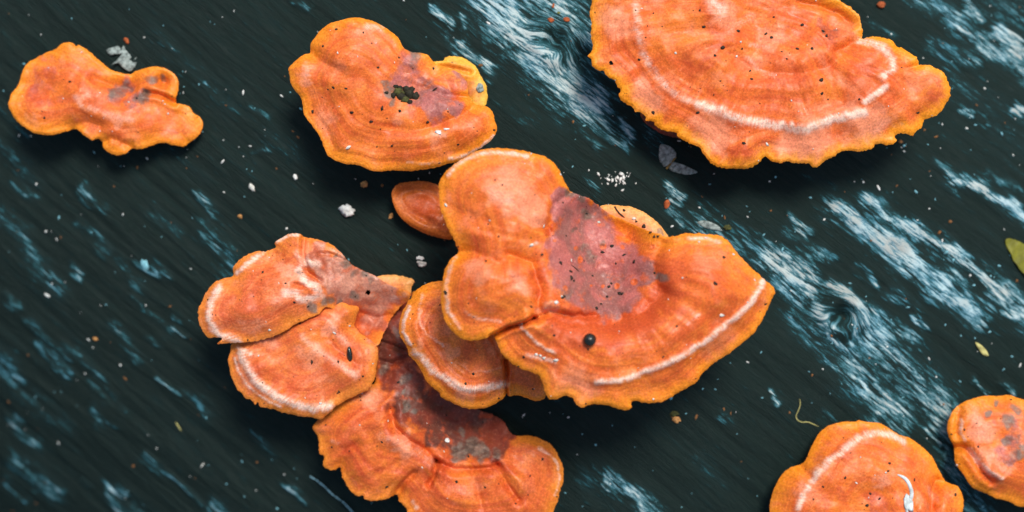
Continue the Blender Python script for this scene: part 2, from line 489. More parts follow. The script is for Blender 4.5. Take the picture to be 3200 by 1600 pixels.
    t.put(t.bsdf.inputs["Roughness"], t.rng(m2, 0.3, 0.7, 0.36, 0.6))
    t.bsdf.inputs["Specular IOR Level"].default_value = sheen
    t.bsdf.inputs["Subsurface Weight"].default_value = 0.12
    t.bsdf.inputs["Subsurface Radius"].default_value = (1.0, 0.35, 0.12)
    t.bsdf.inputs["Subsurface Scale"].default_value = 0.0025
    b = t.bump(t.math('MULTIPLY', zone, t.rng(rad[2], 0.4, 1.6)), 0.45, 0.0005)
    b = t.bump(t.math('MULTIPLY', streak, far), 0.35, 0.0003, b)
    b = t.bump(m2, 0.35, 0.0004, b)
    b = t.bump(fine, 0.25, 0.00015, b)
    t.put(t.bsdf.inputs["Normal"], b)
    return t.m

ORANGE = fungus_mat("orange_cap", lin(240, 124, 42), lin(222, 98, 36), lin(250, 150, 26), lin(240, 136, 88), lin(186, 110, 108), lin(140, 100, 98))
BRIGHT = fungus_mat("bright_orange_cap", lin(240, 118, 42), lin(226, 98, 38), lin(254, 162, 20), lin(242, 138, 92), lin(190, 90, 60))
RUSTY = fungus_mat("rusty_cap", lin(232, 116, 46), lin(204, 84, 38), lin(240, 142, 40), lin(236, 128, 86), lin(120, 50, 42), lin(66, 44, 42), 0.3)
SHADED_BROWN = fungus_mat("shaded_brown_cap", lin(186, 80, 32), lin(132, 50, 22), lin(220, 118, 36), lin(196, 96, 60), lin(110, 44, 34), lin(66, 44, 42), 0.3)  # cap colour darkened to carry the shade of the caps overhead
YELLOW = fungus_mat("yellow_cap", lin(240, 166, 54), lin(226, 142, 50), lin(246, 192, 66), lin(238, 168, 90), lin(200, 110, 60))
TAN = fungus_mat("tan_cap", lin(232, 150, 84), lin(206, 118, 62), lin(240, 172, 92), lin(236, 158, 108), lin(180, 120, 90))
BLEACH = fungus_mat("bleached_cap", lin(236, 124, 60), lin(212, 96, 48), lin(240, 142, 48), lin(244, 156, 116), lin(204, 146, 124), lin(172, 92, 70))

def pore_mat():
    t = NT("pore_layer")
    P = t.pos()
    v = t.n.new("ShaderNodeTexVoronoi")
    t.put(v.inputs["Vector"], P); v.inputs["Scale"].default_value = 2200.0
    n = t.noise(P, 160.0, 3.0)
    c = t.mix(t.rng(n, 0.35, 0.65), lin(206, 84, 30), lin(232, 116, 40))
    c = t.mix(t.rng(v.outputs["Distance"], 0.0, 0.35, 0.6, 0.0), c, lin(120, 40, 18))
    t.put(t.bsdf.inputs["Base Color"], c)
    t.bsdf.inputs["Roughness"].default_value = 0.8
    t.put(t.bsdf.inputs["Normal"], t.bump(v.outputs["Distance"], 0.5, 0.0003))
    return t.m
PORE = pore_mat()

# ------------------------------------------------------------------ fungus builder
def Z(ox, oy, f):
    return lambda pts: [(ox + x / f, oy + y / f) for x, y in pts]

SEED = [0]
RELIEF = 1.6
def cap_mesh(outline, z0, centre, tilt=(0, 0), att=(), thick=70, edge=16, bulge=(30, 200), droop=(0, 80), bumps=(), creases=(), steps=(),
             bands=(), base=(), stains=(), spots=(), tones=(), serr=(2.0, 3.0), rings=1.0, wrinkle=1.0, holes=(), grid=5.0, reach=True, base_xy=None):
    SEED[0] += 1
    sd_ = SEED[0] * 13.7
    ring, u, L = spline_closed(outline, 4.5)
    tn = np.roll(ring, -1, 0) - np.roll(ring, 1, 0)
    tn /= np.linalg.norm(tn, axis=1)[:, None] + 1e-9
    nn = np.c_[tn[:, 1], -tn[:, 0]]
    w = 1.5 * serr[0] * np.abs(pn(u / 12, sd_, 0.3)) * 2 - 1.3 * serr[0] + serr[1] * pn(u / 38, sd_, 5.1)
    ctr = ring.mean(0)
    sgn = np.sign(((ring - ctr) * nn).sum(1).mean())
    w = np.minimum(w, 12)
    fade = np.minimum(1, np.minimum(u, L - u) / 40)
    ring = ring + nn * (sgn * w * fade)[:, None]
    lo, hi = ring.min(0), ring.max(0)
    gx = np.arange(lo[0], hi[0], grid); gy = np.arange(lo[1], hi[1], grid * 0.866)
    GX, GY = np.meshgrid(gx, gy)
    GX = GX + (np.arange(len(gy)) % 2)[:, None] * grid / 2
    G = np.c_[GX.ravel(), GY.ravel()]
    G = G[inside(G, ring)]
    # coarse distance to margin
    def mdist(P):
        out = np.empty(len(P))
        for i in range(0, len(P), 4000):
            q = P[i:i + 4000]
            out[i:i + 4000] = np.sqrt(((q[:, None, :] - ring[None, :, :])**2).sum(-1).min(1))
        return out
    G = G[mdist(G) > 3.2]
    hole_loops = []
    pts = [Vector(p) for p in ring.tolist()] + [Vector(p) for p in G.tolist()]
    r = delaunay_2d_cdt(pts, [], [list(range(len(ring)))], 1, 1e-4, False)
    V2 = np.array([tuple(p) for p in r[0]])
    F = np.array([f for f in r[2] if len(f) == 3])
    F = F[inside(V2[F].mean(1), ring)]
    for hu, hv, hr in holes:
        cen = V2[F].mean(1)
        F = F[((cen[:, 0] - hu)**2 + (cen[:, 1] - hv)**2) > hr * hr]
    a, b, c = V2[F[:, 0]], V2[F[:, 1]], V2[F[:, 2]]
    flip = ((b[:, 0] - a[:, 0]) * (c[:, 1] - a[:, 1]) - (b[:, 1] - a[:, 1]) * (c[:, 0] - a[:, 0])) > 0   # v is down: make world-up normals
    F[flip] = F[flip][:, [0, 2, 1]]
    dm = mdist(V2)
    dm[dm < 1.0] = 0.0
    E = np.vstack([F[:, [0, 1]], F[:, [1, 2]], F[:, [2, 0]]])
    E = np.vstack([E, E[:, ::-1]])
    cnt = np.maximum(np.bincount(E[:, 0], minlength=len(V2)), 1)
    ds = dm.copy()
    wt = sstep(20, 90, dm)
    for _ in range(60):
        av = np.bincount(E[:, 0], weights=ds[E[:, 1]], minlength=len(V2)) / cnt
        ds = ds + wt * (av - ds)
    ex, ey = V2[:, 0] - centre[0], V2[:, 1] - centre[1]
    th = np.arctan2(ey, ex); rr = np.hypot(ex, ey)
    ct, st = np.cos(th), np.sin(th)
    att_m = np.zeros(len(V2))
    for au, av_, ar in att:
        d = np.hypot(V2[:, 0] - au, V2[:, 1] - av_) / ar
        att_m = np.maximum(att_m, np.exp(-d**4))
    def blobs(lst, warp=10):
        m = np.zeros(len(V2))
        x = V2[:, 0] + warp * (pn(V2[:, 0] / 60, V2[:, 1] / 60, sd_) + .6 * pn(V2[:, 0] / 22, V2[:, 1] / 22, sd_ + 2))
        y = V2[:, 1] + warp * (pn(V2[:, 0] / 60, V2[:, 1] / 60, sd_ + 40) + .6 * pn(V2[:, 0] / 22, V2[:, 1] / 22, sd_ + 43))
        for q in lst:
            bu, bv, br = q[:3]
            s = q[3] if len(q) > 3 else 1.0
            d = np.hypot(x - bu, y - bv) / br
            m = np.maximum(m, s * (1 - sstep(0.45, 1.5, d)))
        return m
    bm, stn, spt = blobs(base, 30), blobs(stains, 14), blobs(spots, 4)
    tone = np.maximum(blobs([q for q in tones if q[3] > 0], 34), 0) - blobs([q[:3] + (-q[3],) for q in tones if q[3] < 0], 34)
    zt = bulge[0] * (1 - np.exp(-(1.35 * ds / bulge[1])**1.5)) - 0.5 * droop[0] * np.exp(-ds / droop[1])
    zt = zt + tilt[0] * (V2[:, 0] - ctr[0]) - tilt[1] * (V2[:, 1] - ctr[1])
    zt = zt + 0.55 * rings * (2.6 * pn(ds / 30, ct * 0.7, st * 0.7 + sd_) + 2.0 * pn(ds / 13, ct * 0.9, st * 0.9 + sd_) + 7 * pn(ds / 95, ct * 0.8, st * 0.8 + sd_ + 9))
    zt = zt + wrinkle * sstep(110, 330, rr) * (5 * pn(ct * 5 + sd_, st * 5, ds / 220) + 2.2 * pn(ct * 14 + sd_, st * 14, ds / 160))
    zt = zt + 6 * pn(V2[:, 0] / 75, V2[:, 1] / 75, sd_ + 21) + 8 * pn(V2[:, 0] / 130, V2[:, 1] / 130, sd_) + 2.5 * pn(V2[:, 0] / 42, V2[:, 1] / 42, sd_ + 3)
    zt = zt + bm * (1.8 * pn(V2[:, 0] / 16, V2[:, 1] / 16, sd_) + 3 * pn(V2[:, 0] / 34, V2[:, 1] / 34, sd_ + 7))
    pale = np.zeros(len(V2))
    Wp = V2 + np.c_[4 * pn(ct * 18, st * 18, sd_) * sstep(60, 200, rr), 4 * pn(ct * 18, st * 18, sd_ + 5) * sstep(60, 200, rr)]
    for bd in bands:
        poly, bw, bs = bd[:3]
        rh = bd[3] if len(bd) > 3 else 5.0
        d, side = seg_dist(Wp, poly)
        k = np.exp(-(d / bw)**2)
        pale = np.maximum(pale, bs * k)
        zt = zt + rh * bs * np.exp(-(d / (bw * 1.3))**2)
    for bu, bv, br, bh in bumps:
        zt = zt + bh * np.exp(-((V2[:, 0] - bu)**2 + (V2[:, 1] - bv)**2) / br**2)
    for poly, cw, ch in creases:
        d, side = seg_dist(Wp, poly)
        zt = zt - 1.5 * ch * np.exp(-(d / cw)**1.3) + 0.35 * ch * np.exp(-((d - 2.4 * cw) / (1.4 * cw))**2)
    for poly, hgt, fall in steps:
        d, side = seg_dist(Wp, poly)
        zt = zt + hgt * side * np.exp(-d / fall) * sstep(0, 5, d)
    for q in spots:
        d = np.hypot(V2[:, 0] - q[0], V2[:, 1] - q[1]) / q[2]
        zt = zt + 3.0 * np.exp(-((d - 0.9) / 0.35)**2) - 2.0 * np.exp(-(d / 0.6)**2)
    zt = zt * RELIEF
    # rounded rim
    edge = edge * 0.72
    re = np.clip(dm / (edge * 1.1), 0, 1)
    rim = np.sqrt(np.maximum(0, 1 - (1 - re)**2))
    ztop = zt - edge * 0.5 * (1 - rim)
    zmid = zt - edge * 0.5
    T = edge * 0.5 * rim + (thick - edge) * sstep(10, 260, ds)
    zbot = zmid - T
    sc = S * (1 - z0 / H)
    X = (V2[:, 0] - 1600) * sc; Y = (800 - V2[:, 1]) * sc
    Zt = z0 + ztop * sc; Zb = z0 + zbot * sc
    lz = logz(X, Y)
    Zb = Zb * (1 - att_m) + np.minimum(Zb, lz - 0.003) * att_m
    rimv = dm <= 0
    Zb[rimv] = Zt[rimv] * 1.0
    Zb = np.minimum(Zb, Zt)
    at = dict(dm=ds, base=bm, pale=pale, stain=stn, spot=spt, tone=tone, rad=np.c_[ct, st, rr / 100])
    return dict(X=X, Y=Y, Zt=Zt, Zb=Zb, F=F, at=at)

def emit(cm, part, mat, parent, origin):
    V = np.c_[cm['X'], cm['Y'], cm['Zt']] - origin
    me = to_mesh(part, V, cm['F'])
    for k, d in cm['at'].items():
        attr(me, k, d)
    o = obj(part, me, mat, parent)
    V = np.c_[cm['X'], cm['Y'], cm['Zb']] - origin
    mb = to_mesh("pore_layer", V, cm['F'][:, ::-1])
    p = obj("pore_layer", mb, PORE, o)
    return o

def fungus(label, caps, group=None, name="bracket_fungus"):
    """caps: list of (part name, material, kwargs); the first cap's centre gives the base"""
    k0 = caps[0][2]
    sc = S * (1 - k0['z0'] / H)
    bx, by = k0['att'][0][:2]
    bx, by = (bx - 1600) * sc, (800 - by) * sc
    o = np.array([bx, by, float(logz(np.array([bx]), np.array([by]))[0])])
    e = bpy.data.objects.new(name, None)
    col.objects.link(e)
    e.location = o
    e.empty_display_size = 0.01
    tag(e, label, "fungus", group or "orange bracket fungi on the log")
    for part, mat, kw in caps:
        emit(cap_mesh(**kw), part, mat, e, o)
    return e

# ------------------------------------------------------------------ the brackets, read from the photograph
z = Z(0, 80, 2.8625)
zb = lambda f, lst: [(f([(a, b)])[0] + tuple(r)) for a, b, *r in lst]
fungus("lone lobed orange bracket with thin bright rim beside a torn grey flake", [("cap", ORANGE, dict(
    outline=z([(620,150),(665,165),(682,195),(705,172),(760,205),(840,265),(910,330),(980,385),(1060,415),(1140,432),(1200,405),(1290,380),(1400,366),(1500,385),(1570,440),(1598,500),(1590,600),(1572,690),(1620,697),(1690,720),(1730,780),(1790,820),(1822,880),(1800,950),(1760,1000),(1690,1045),(1640,1080),(1560,1075),(1460,1050),(1380,1068),(1300,1100),(1220,1105),(1170,1098),(1130,1140),(1050,1158),(970,1135),(915,1090),(905,1040),(870,1015),(820,1030),(760,985),(700,940),(650,920),(590,945),(460,980),(310,965),(200,900),(110,810),(75,720),(90,620),(150,520),(180,430),(215,350),(300,285),(400,240),(490,210),(540,165)]),
    z0=-0.007, centre=z([(1150,560)])[0], att=zb(z, [(1130,600,70),(1020,560,60),(1250,620,50)]), thick=60, edge=14, bulge=(26,110),
    bumps=zb(z, [(1150,580,45,-22),(1460,500,22,-24),(700,560,50,8),(350,600,75,-14),(1000,860,60,10),(1600,900,50,-8)]),
    creases=[(z([(1300,600),(1400,610),(1480,640),(1560,690)]),7,12),(z([(640,920),(760,860),(900,900)]),16,6),(z([(905,1040),(1000,1010),(1160,1080)]),10,6),(z([(850,480),(1000,540),(1150,560)]),12,6)],
    bands=[(z([(700,650),(760,720),(900,770)]),16,.4,3),(z([(950,800),(1080,830),(1200,850)]),16,.38,3)],
    base=zb(z,[(1050,600,40,.6),(1250,680,34,.6),(400,620,60,.35),(380,400,50,.35)]), stains=zb(z,[(1000,590,22,.7),(1090,570,24,.6),(1300,650,20,.8),(1250,660,18,.7),(1350,480,20,.65),(1440,470,16,.8)]), tones=zb(z,[(380,400,32,.75),(300,620,30,.75),(850,430,25,.6),(1600,980,22,.6),(750,700,20,-.7),(1100,840,32,-.7),(250,850,26,-.6),(600,260,22,-.5),(1000,950,30,.3)]), serr=(1.2,2.0), wrinkle=.7))])

z = Z(860, 20, 2.3)
B2_IN = [(1150,408),(1290,455),(1375,535),(1395,640),(1440,695)]
fungus("flat orange bracket with mossy dark clump in its middle", [("cap", ORANGE, dict(
    outline=z([(540,85),(620,80),(700,105),(780,140),(850,190),(895,240),(920,290),(975,325),(1030,328),(1100,350),(1130,385)] + B2_IN + [(1530,720),(1570,765),(1580,820),(1592,880),(1560,950),(1500,1005),(1420,1050),(1370,1090),(1290,1120),(1180,1150),(1050,1175),(950,1180),(850,1178),(760,1190),(680,1180),(600,1145),(500,1128),(440,1110),(375,1075),(345,1010),(325,950),(270,870),(200,780),(185,700),(165,640),(110,560),(93,480),(100,430),(150,380),(200,345),(245,328),(248,280),(280,220),(320,165),(370,130),(430,110)]),
    z0=0.019, centre=z([(1080,560)])[0], tilt=(0.0,0.02), att=zb(z,[(1150,520,70),(1050,480,70),(1250,580,60)]), thick=75, edge=16, bulge=(30,120), droop=(10,40),
    bumps=zb(z,[(1000,600,60,-22),(1250,560,70,-6),(600,250,90,10),(450,700,120,-8),(1300,950,90,8),(880,840,40,-6)]),
    creases=[(z([(250,330),(330,400),(480,480)]),18,6),(z([(850,880),(1000,900),(1150,860),(1350,780),(1450,700)]),14,6),(z([(1090,580),(1200,640),(1400,650)]),10,6)],
    bands=[(z([(660,150),(760,165)]),13,.7,5),(z([(1570,930),(1480,1010),(1380,1060),(1250,1095)]),6,.8,4),(z([(1180,1120),(1080,1130),(950,1120)]),6,.45,3),(z([(220,430),(240,520)]),16,.4,3),(z([(1130,915),(1220,930)]),12,.4,3)],
    base=zb(z,[(940,480,62,.62),(1000,560,60,.6),(1150,700,60,.75),(1070,680,50,.7),(1340,520,30,.42),(1280,720,30,.7)]), stains=zb(z,[(800,560,16,.7),(830,600,24,.8),(1000,350,22,.7),(850,670,14,.7),(970,430,18,.5)]), tones=zb(z,[(650,160,35,-.6),(230,500,28,-.7),(350,800,44,-.5),(900,850,30,-.6),(1150,930,36,-.6),(600,500,55,.4),(750,650,28,.5),(1400,860,40,-.3),(500,1000,40,.3),(1330,520,34,1.0),(1290,600,30,.9),(1220,470,30,.6),(1120,620,30,.5)]), serr=(1.2,2.2), wrinkle=.6, rings=1.2))])
fungus("small mustard yellow rim lobe tucked behind the bracket with the mossy clump", [("cap", YELLOW, dict(
    outline=z([(1120,410),(1150,395),(1210,388),(1225,362),(1320,358),(1400,395),(1450,440),(1480,500),(1520,570),(1528,640),(1520,700),(1490,740),(1400,740),(1330,640),(1250,540),(1180,460)]),
    z0=0.004, centre=z([(1280,560)])[0], att=zb(z,[(1290,550,45)]), thick=45, edge=12, bulge=(14,60), serr=(1.5,2.0), rings=.6,
    base=zb(z,[(1340,560,34,.5)]), stains=zb(z,[(1475,582,12,.3)]), creases=[(z([(1190,430),(1300,450),(1400,475)]),6,8)], bands=[(z([(1475,582)]),10,1.0,2)]))])

z = Z(1780, 0, 2.04444)
fungus("largest frilly orange bracket with white arc and yellow scalloped rim", [("cap", BRIGHT, dict(
    outline=z([(160,-40),(135,40),(128,100),(140,150),(135,220),(148,290),(135,330),(110,355),(135,380),(140,420),(190,455),(215,455),(240,490),(285,515),(305,550),(325,575),(310,600),(330,640),(370,665),(405,690),(420,715),(450,715),(485,740),(490,770),(540,775),(560,805),(620,840),(690,850),(700,880),(760,910),(840,945),(860,985),(900,1035),(960,1070),(1050,1078),(1150,1075),(1210,1045),(1250,1000),(1290,1030),(1360,1045),(1380,1035),(1450,1040),(1540,1045),(1565,1070),(1610,1055),(1640,1025),(1700,995),(1760,965),(1840,970),(1900,960),(1955,940),(1960,920),(2010,920),(2040,930),(2095,905),(2090,865),(2140,850),(2200,868),(2220,840),(2265,810),(2272,765),(2300,755),(2350,735),(2400,680),(2430,620),(2432,560),(2410,500),(2380,455),(2310,418),(2240,408),(2228,390),(2215,360),(2150,315),(2095,290),(2070,262),(2000,240),(1930,228),(1878,240),(1880,210),(1870,150),(1850,90),(1800,40),(1740,5),(1690,-20),(1500,-90),(1300,-140),(1000,-190),(700,-190),(400,-150),(250,-100)]),
    z0=0.022, centre=z([(1300,60)])[0], tilt=(0.0,0.03), att=zb(z,[(1250,-20,110),(1500,10,90),(1000,-30,90)]), thick=90, edge=15, bulge=(34,220), droop=(8,50),
    bumps=zb(z,[(1300,150,150,-26),(1700,160,60,-14),(900,40,70,14),(2320,600,70,8),(1080,1000,60,10),(1150,380,80,-6),(1950,560,110,6)]),
    creases=[(z([(1480,10),(1620,40),(1730,80),(1800,140)]),12,8),(z([(1880,240),(1800,280),(1700,330)]),12,6),(z([(1000,330),(1150,430),(1300,470),(1500,470),(1650,430),(1780,330)]),22,6),(z([(2240,410),(2160,440),(2090,430)]),8,5)],
    bands=[(z([(420,40),(430,200),(470,350),(560,500),(680,610),(820,675)]),16,.5,4),(z([(820,672),(950,710),(1060,760),(1200,790),(1350,805),(1480,830),(1580,810),(1680,760),(1760,745),(1870,725)]),16,.95,6),(z([(1875,655),(1950,600),(2010,560)]),11,1.0,6),(z([(1850,258),(1940,280),(2010,320),(2060,380),(2060,440),(2000,490),(1980,500)]),15,.85,5),
           (z([(920,20),(950,70)]),34,.65,4),(z([(1160,100),(1080,160)]),18,.4,3),(z([(1150,290),(1270,300)]),12,.35,2),(z([(1130,370),(1200,440),(1300,490)]),9,.4,2),(z([(1900,900),(2000,790),(2130,800)]),16,.22,2),(z([(430,520),(520,570)]),20,.25,2)],
    base=zb(z,[(1650,210,34,.62),(1350,130,60,.3)]), stains=zb(z,[(1620,205,9,.6),(1700,190,8,.6)]), tones=zb(z,[(300,150,65,-.7),(500,650,60,-.8),(900,850,80,-.8),(1500,930,100,-.8),(1900,800,80,-.8),(1000,120,50,-.6),(1300,250,50,-.6),(1350,600,100,.45),(850,420,75,.5),(1080,1000,35,.7),(2330,610,30,.7),(1900,420,55,.5),(1700,250,50,.4),(2230,500,50,-.4)]), serr=(2.2,2.4), wrinkle=1.2, holes=[z([(265,403)])[0] + (6.5,)], grid=5.0))])

z = Z(1200, 430, 1.43125)
M_KW = dict(
    outline=z([(430,55),(500,45),(570,50),(650,65),(720,85),(770,120),(800,170),(820,210),(845,240),(920,265),(960,290),(1020,335),(1100,370),(1180,410),(1260,440),(1300,440),(1350,425),(1430,430),(1510,440),(1560,480),(1600,535),(1650,580),(1700,630),(1740,660),(1757,690),(1735,740),(1710,800),(1680,850),(1640,895),(1580,950),(1500,1000),(1430,1060),(1400,1100),(1330,1140),(1260,1180),(1190,1193),(1135,1185),(1112,1185),(1105,1215),(1080,1225),(1040,1212),(980,1200),(920,1195),(885,1210),(860,1195),(840,1165),(800,1160),(770,1175),(735,1170),(715,1130),(705,1090),(690,1060),(650,1050),(590,1025),(540,985),(510,940),(487,885),(440,905),(380,910),(330,890),(290,850),(265,800),(255,740),(260,660),(270,600),(300,540),(330,510),(315,460),(290,410),(260,340),(245,270),(245,200),(265,160),(300,130),(350,95),(390,70)]),
    z0=0.041, centre=z([(960,520)])[0], tilt=(-0.015,0.0), att=zb(z,[(980,430,75),(1080,480,70),(900,360,60),(1150,520,60)]), thick=95, edge=17, bulge=(46,150), droop=(14,60),
    bumps=zb(z,[(980,560,140,-80),(880,400,90,-52),(1060,700,110,-60),(950,320,60,-60),(1100,420,60,-60),(530,280,130,12),(470,680,110,16),(1450,640,130,18),(640,520,60,-10),(1000,760,60,-20),(1220,700,60,-16),(720,405,14,-10),(760,365,20,8),(700,350,18,10),(700,770,30,6)]),
    creases=[(z([(487,888),(560,848),(620,830),(670,805)]),6,26),(z([(670,805),(740,770),(840,800),(950,800)]),10,12),(z([(560,520),(660,560),(700,680),(680,800)]),16,12),(z([(330,510),(400,505),(520,560)]),22,10),(z([(700,770),(820,830),(1000,840),(1150,790),(1250,700)]),20,12),
             (z([(1250,470),(1210,560),(1230,660)]),16,8),(z([(840,240),(760,300),(740,400),(745,470)]),8,6)],
    steps=[(z([(487,888),(560,848),(620,830),(680,800)]),-9,40)],
    bands=[(z([(1700,645),(1640,740),(1540,830),(1420,920),(1300,990),(1180,1040),(1050,1085),(950,1090)]),11,.92,7),(z([(320,530),(290,600),(275,680),(290,780),(340,850)]),9,.55,4),(z([(610,840),(690,920),(760,960)]),6,.8,4),(z([(640,970),(760,1000)]),9,.55,3),
           (z([(290,170),(330,120),(400,80),(470,65),(560,70),(640,82)]),9,.7,4),(z([(480,250),(600,330)]),30,.3,3),(z([(560,600),(610,640),(660,680)]),16,.25,2),(z([(690,770),(770,760)]),14,.4,2),(z([(1360,450),(1440,450),(1500,470)]),8,.6,3),(z([(360,780),(420,810),(520,820)]),8,.4,2),(z([(680,470),(650,490)]),9,.5,1),(z([(1350,830),(1400,790)]),7,.5,2)],
    base=zb(z,[(800,290,40,.8),(850,330,70,.9),(900,420,90,1),(820,470,60,.9),(880,560,95,1),(960,620,110,1),(1050,640,90,1),(900,680,70,.9),(1000,710,80,.9),(1120,600,60,.9),(1080,520,60,.85),(1180,600,40,.6),(960,340,50,.7),(1020,400,40,.5)]),
    stains=zb(z,[(905,335,20,.8),(925,345,14,.7),(855,410,12,.75),(835,240,14,.8),(880,258,16,.75),(900,505,26,.65),(930,540,22,.65),(860,500,16,.6),(1235,615,17,.85),(1250,630,14,.8),(970,470,9,.5),(820,690,22,.45)]),
    spots=zb(z,[(880,550,10),(858,495,8),(1128,645,11),(1050,668,10),(985,665,6),(812,675,8),(985,485,10),(1080,490,7),(930,660,5),(1205,487,8),(768,458,6)]),
    tones=zb(z,[(850,830,84,.9),(1000,860,77,.8),(1150,800,70,.8),(1250,720,56,.8),(690,600,42,.7),(1300,600,42,.5),(730,400,22,.8),(560,200,77,-.8),(640,330,56,-.9),(430,600,42,-.6),(760,750,28,-.9),(620,650,42,-.6),(1450,540,56,-.5),(850,1130,84,-.6),(1500,900,70,-.4),(1350,870,60,.4)]), serr=(1.6,2.6), wrinkle=1.1)
fungus("big central orange bracket, saddle shaped, with bruised mauve middle", [("cap", ORANGE, M_KW)])
fungus("thin tan orange lobe peeping out behind the mauve middle bracket", [("cap", TAN, dict(
    outline=z([(970,305),(1040,300),(1110,310),(1170,335),(1215,370),(1250,410),(1275,450),(1220,520),(1100,500),(1000,420),(960,350)]), z0=0.016, centre=z([(1080,480)])[0],
    att=zb(z,[(1100,440,55)]), thick=50, edge=11, bulge=(14,60), serr=(1.5,2.0), rings=.5, bumps=(), stains=zb(z,[(1225,425,12,.6),(1245,435,9,.7)])))])
fungus("small shaded rust brown bracket with crowded zones under larger caps", [("cap", SHADED_BROWN, dict(
    outline=z([(35,250),(60,210),(110,198),(180,195),(260,220),(300,300),(335,400),(300,455),(230,445),(150,415),(90,375),(50,320)]), z0=0.001, centre=z([(280,300)])[0],
    att=zb(z,[(250,310,55)]), thick=50, edge=12, bulge=(30,80), serr=(1.2,1.5), rings=5.0, bumps=zb(z,[(215,350,14,8)])))])

z = Z(1200, 800, 2.47667)
fungus("zoned orange bracket lying under the big central one, cracked at its edge", [("cap", ORANGE, dict(
    outline=z([(480,190),(440,195),(380,200),(320,215),(260,255),(210,310),(170,370),(130,460),(115,560),(130,640),(180,720),(190,770),(240,820),(285,890),(300,930),(350,1000),(420,1060),(435,1100),(500,1130),(600,1180),(700,1195),(800,1185),(870,1150),(938,1095),(946,1075),(956,1092),(1000,1090),(1060,1095),(1150,1125),(1210,1130),(1255,1100),(1280,980),(1220,820),(1100,640),(950,420),(750,260),(600,200)]),
    z0=0.016, centre=z([(780,480)])[0], tilt=(0.02,0.05), att=zb(z,[(800,480,110),(950,600,90),(700,360,80)]), thick=70, edge=16, bulge=(40,110), droop=(16,50),
    bumps=zb(z,[(1100,1040,60,-12)]), creases=[(z([(948,1090),(942,1000),(950,900),(935,800)]),5,20)], steps=[(z([(948,1090),(942,1000),(950,900),(935,800)]),-7,40)],
    bands=[(z([(195,390),(155,500),(152,590),(205,680)]),7,1.0,5),(z([(230,740),(300,790),(380,880),(480,950),(600,1020),(720,1030),(840,1010),(935,990)]),14,.85,6),(z([(300,300),(270,400),(280,520),(340,600),(460,690)]),6,.55,3),(z([(560,820),(680,890),(800,890),(920,850)]),5,.35,3)],
    tones=zb(z,[(700,880,56,.5),(820,940,32,.6),(500,760,32,-.5),(620,1060,40,-.7),(300,700,24,-.6),(1080,980,36,.5),(450,350,40,-.3)]), serr=(1.3,2.2), rings=2.8))])

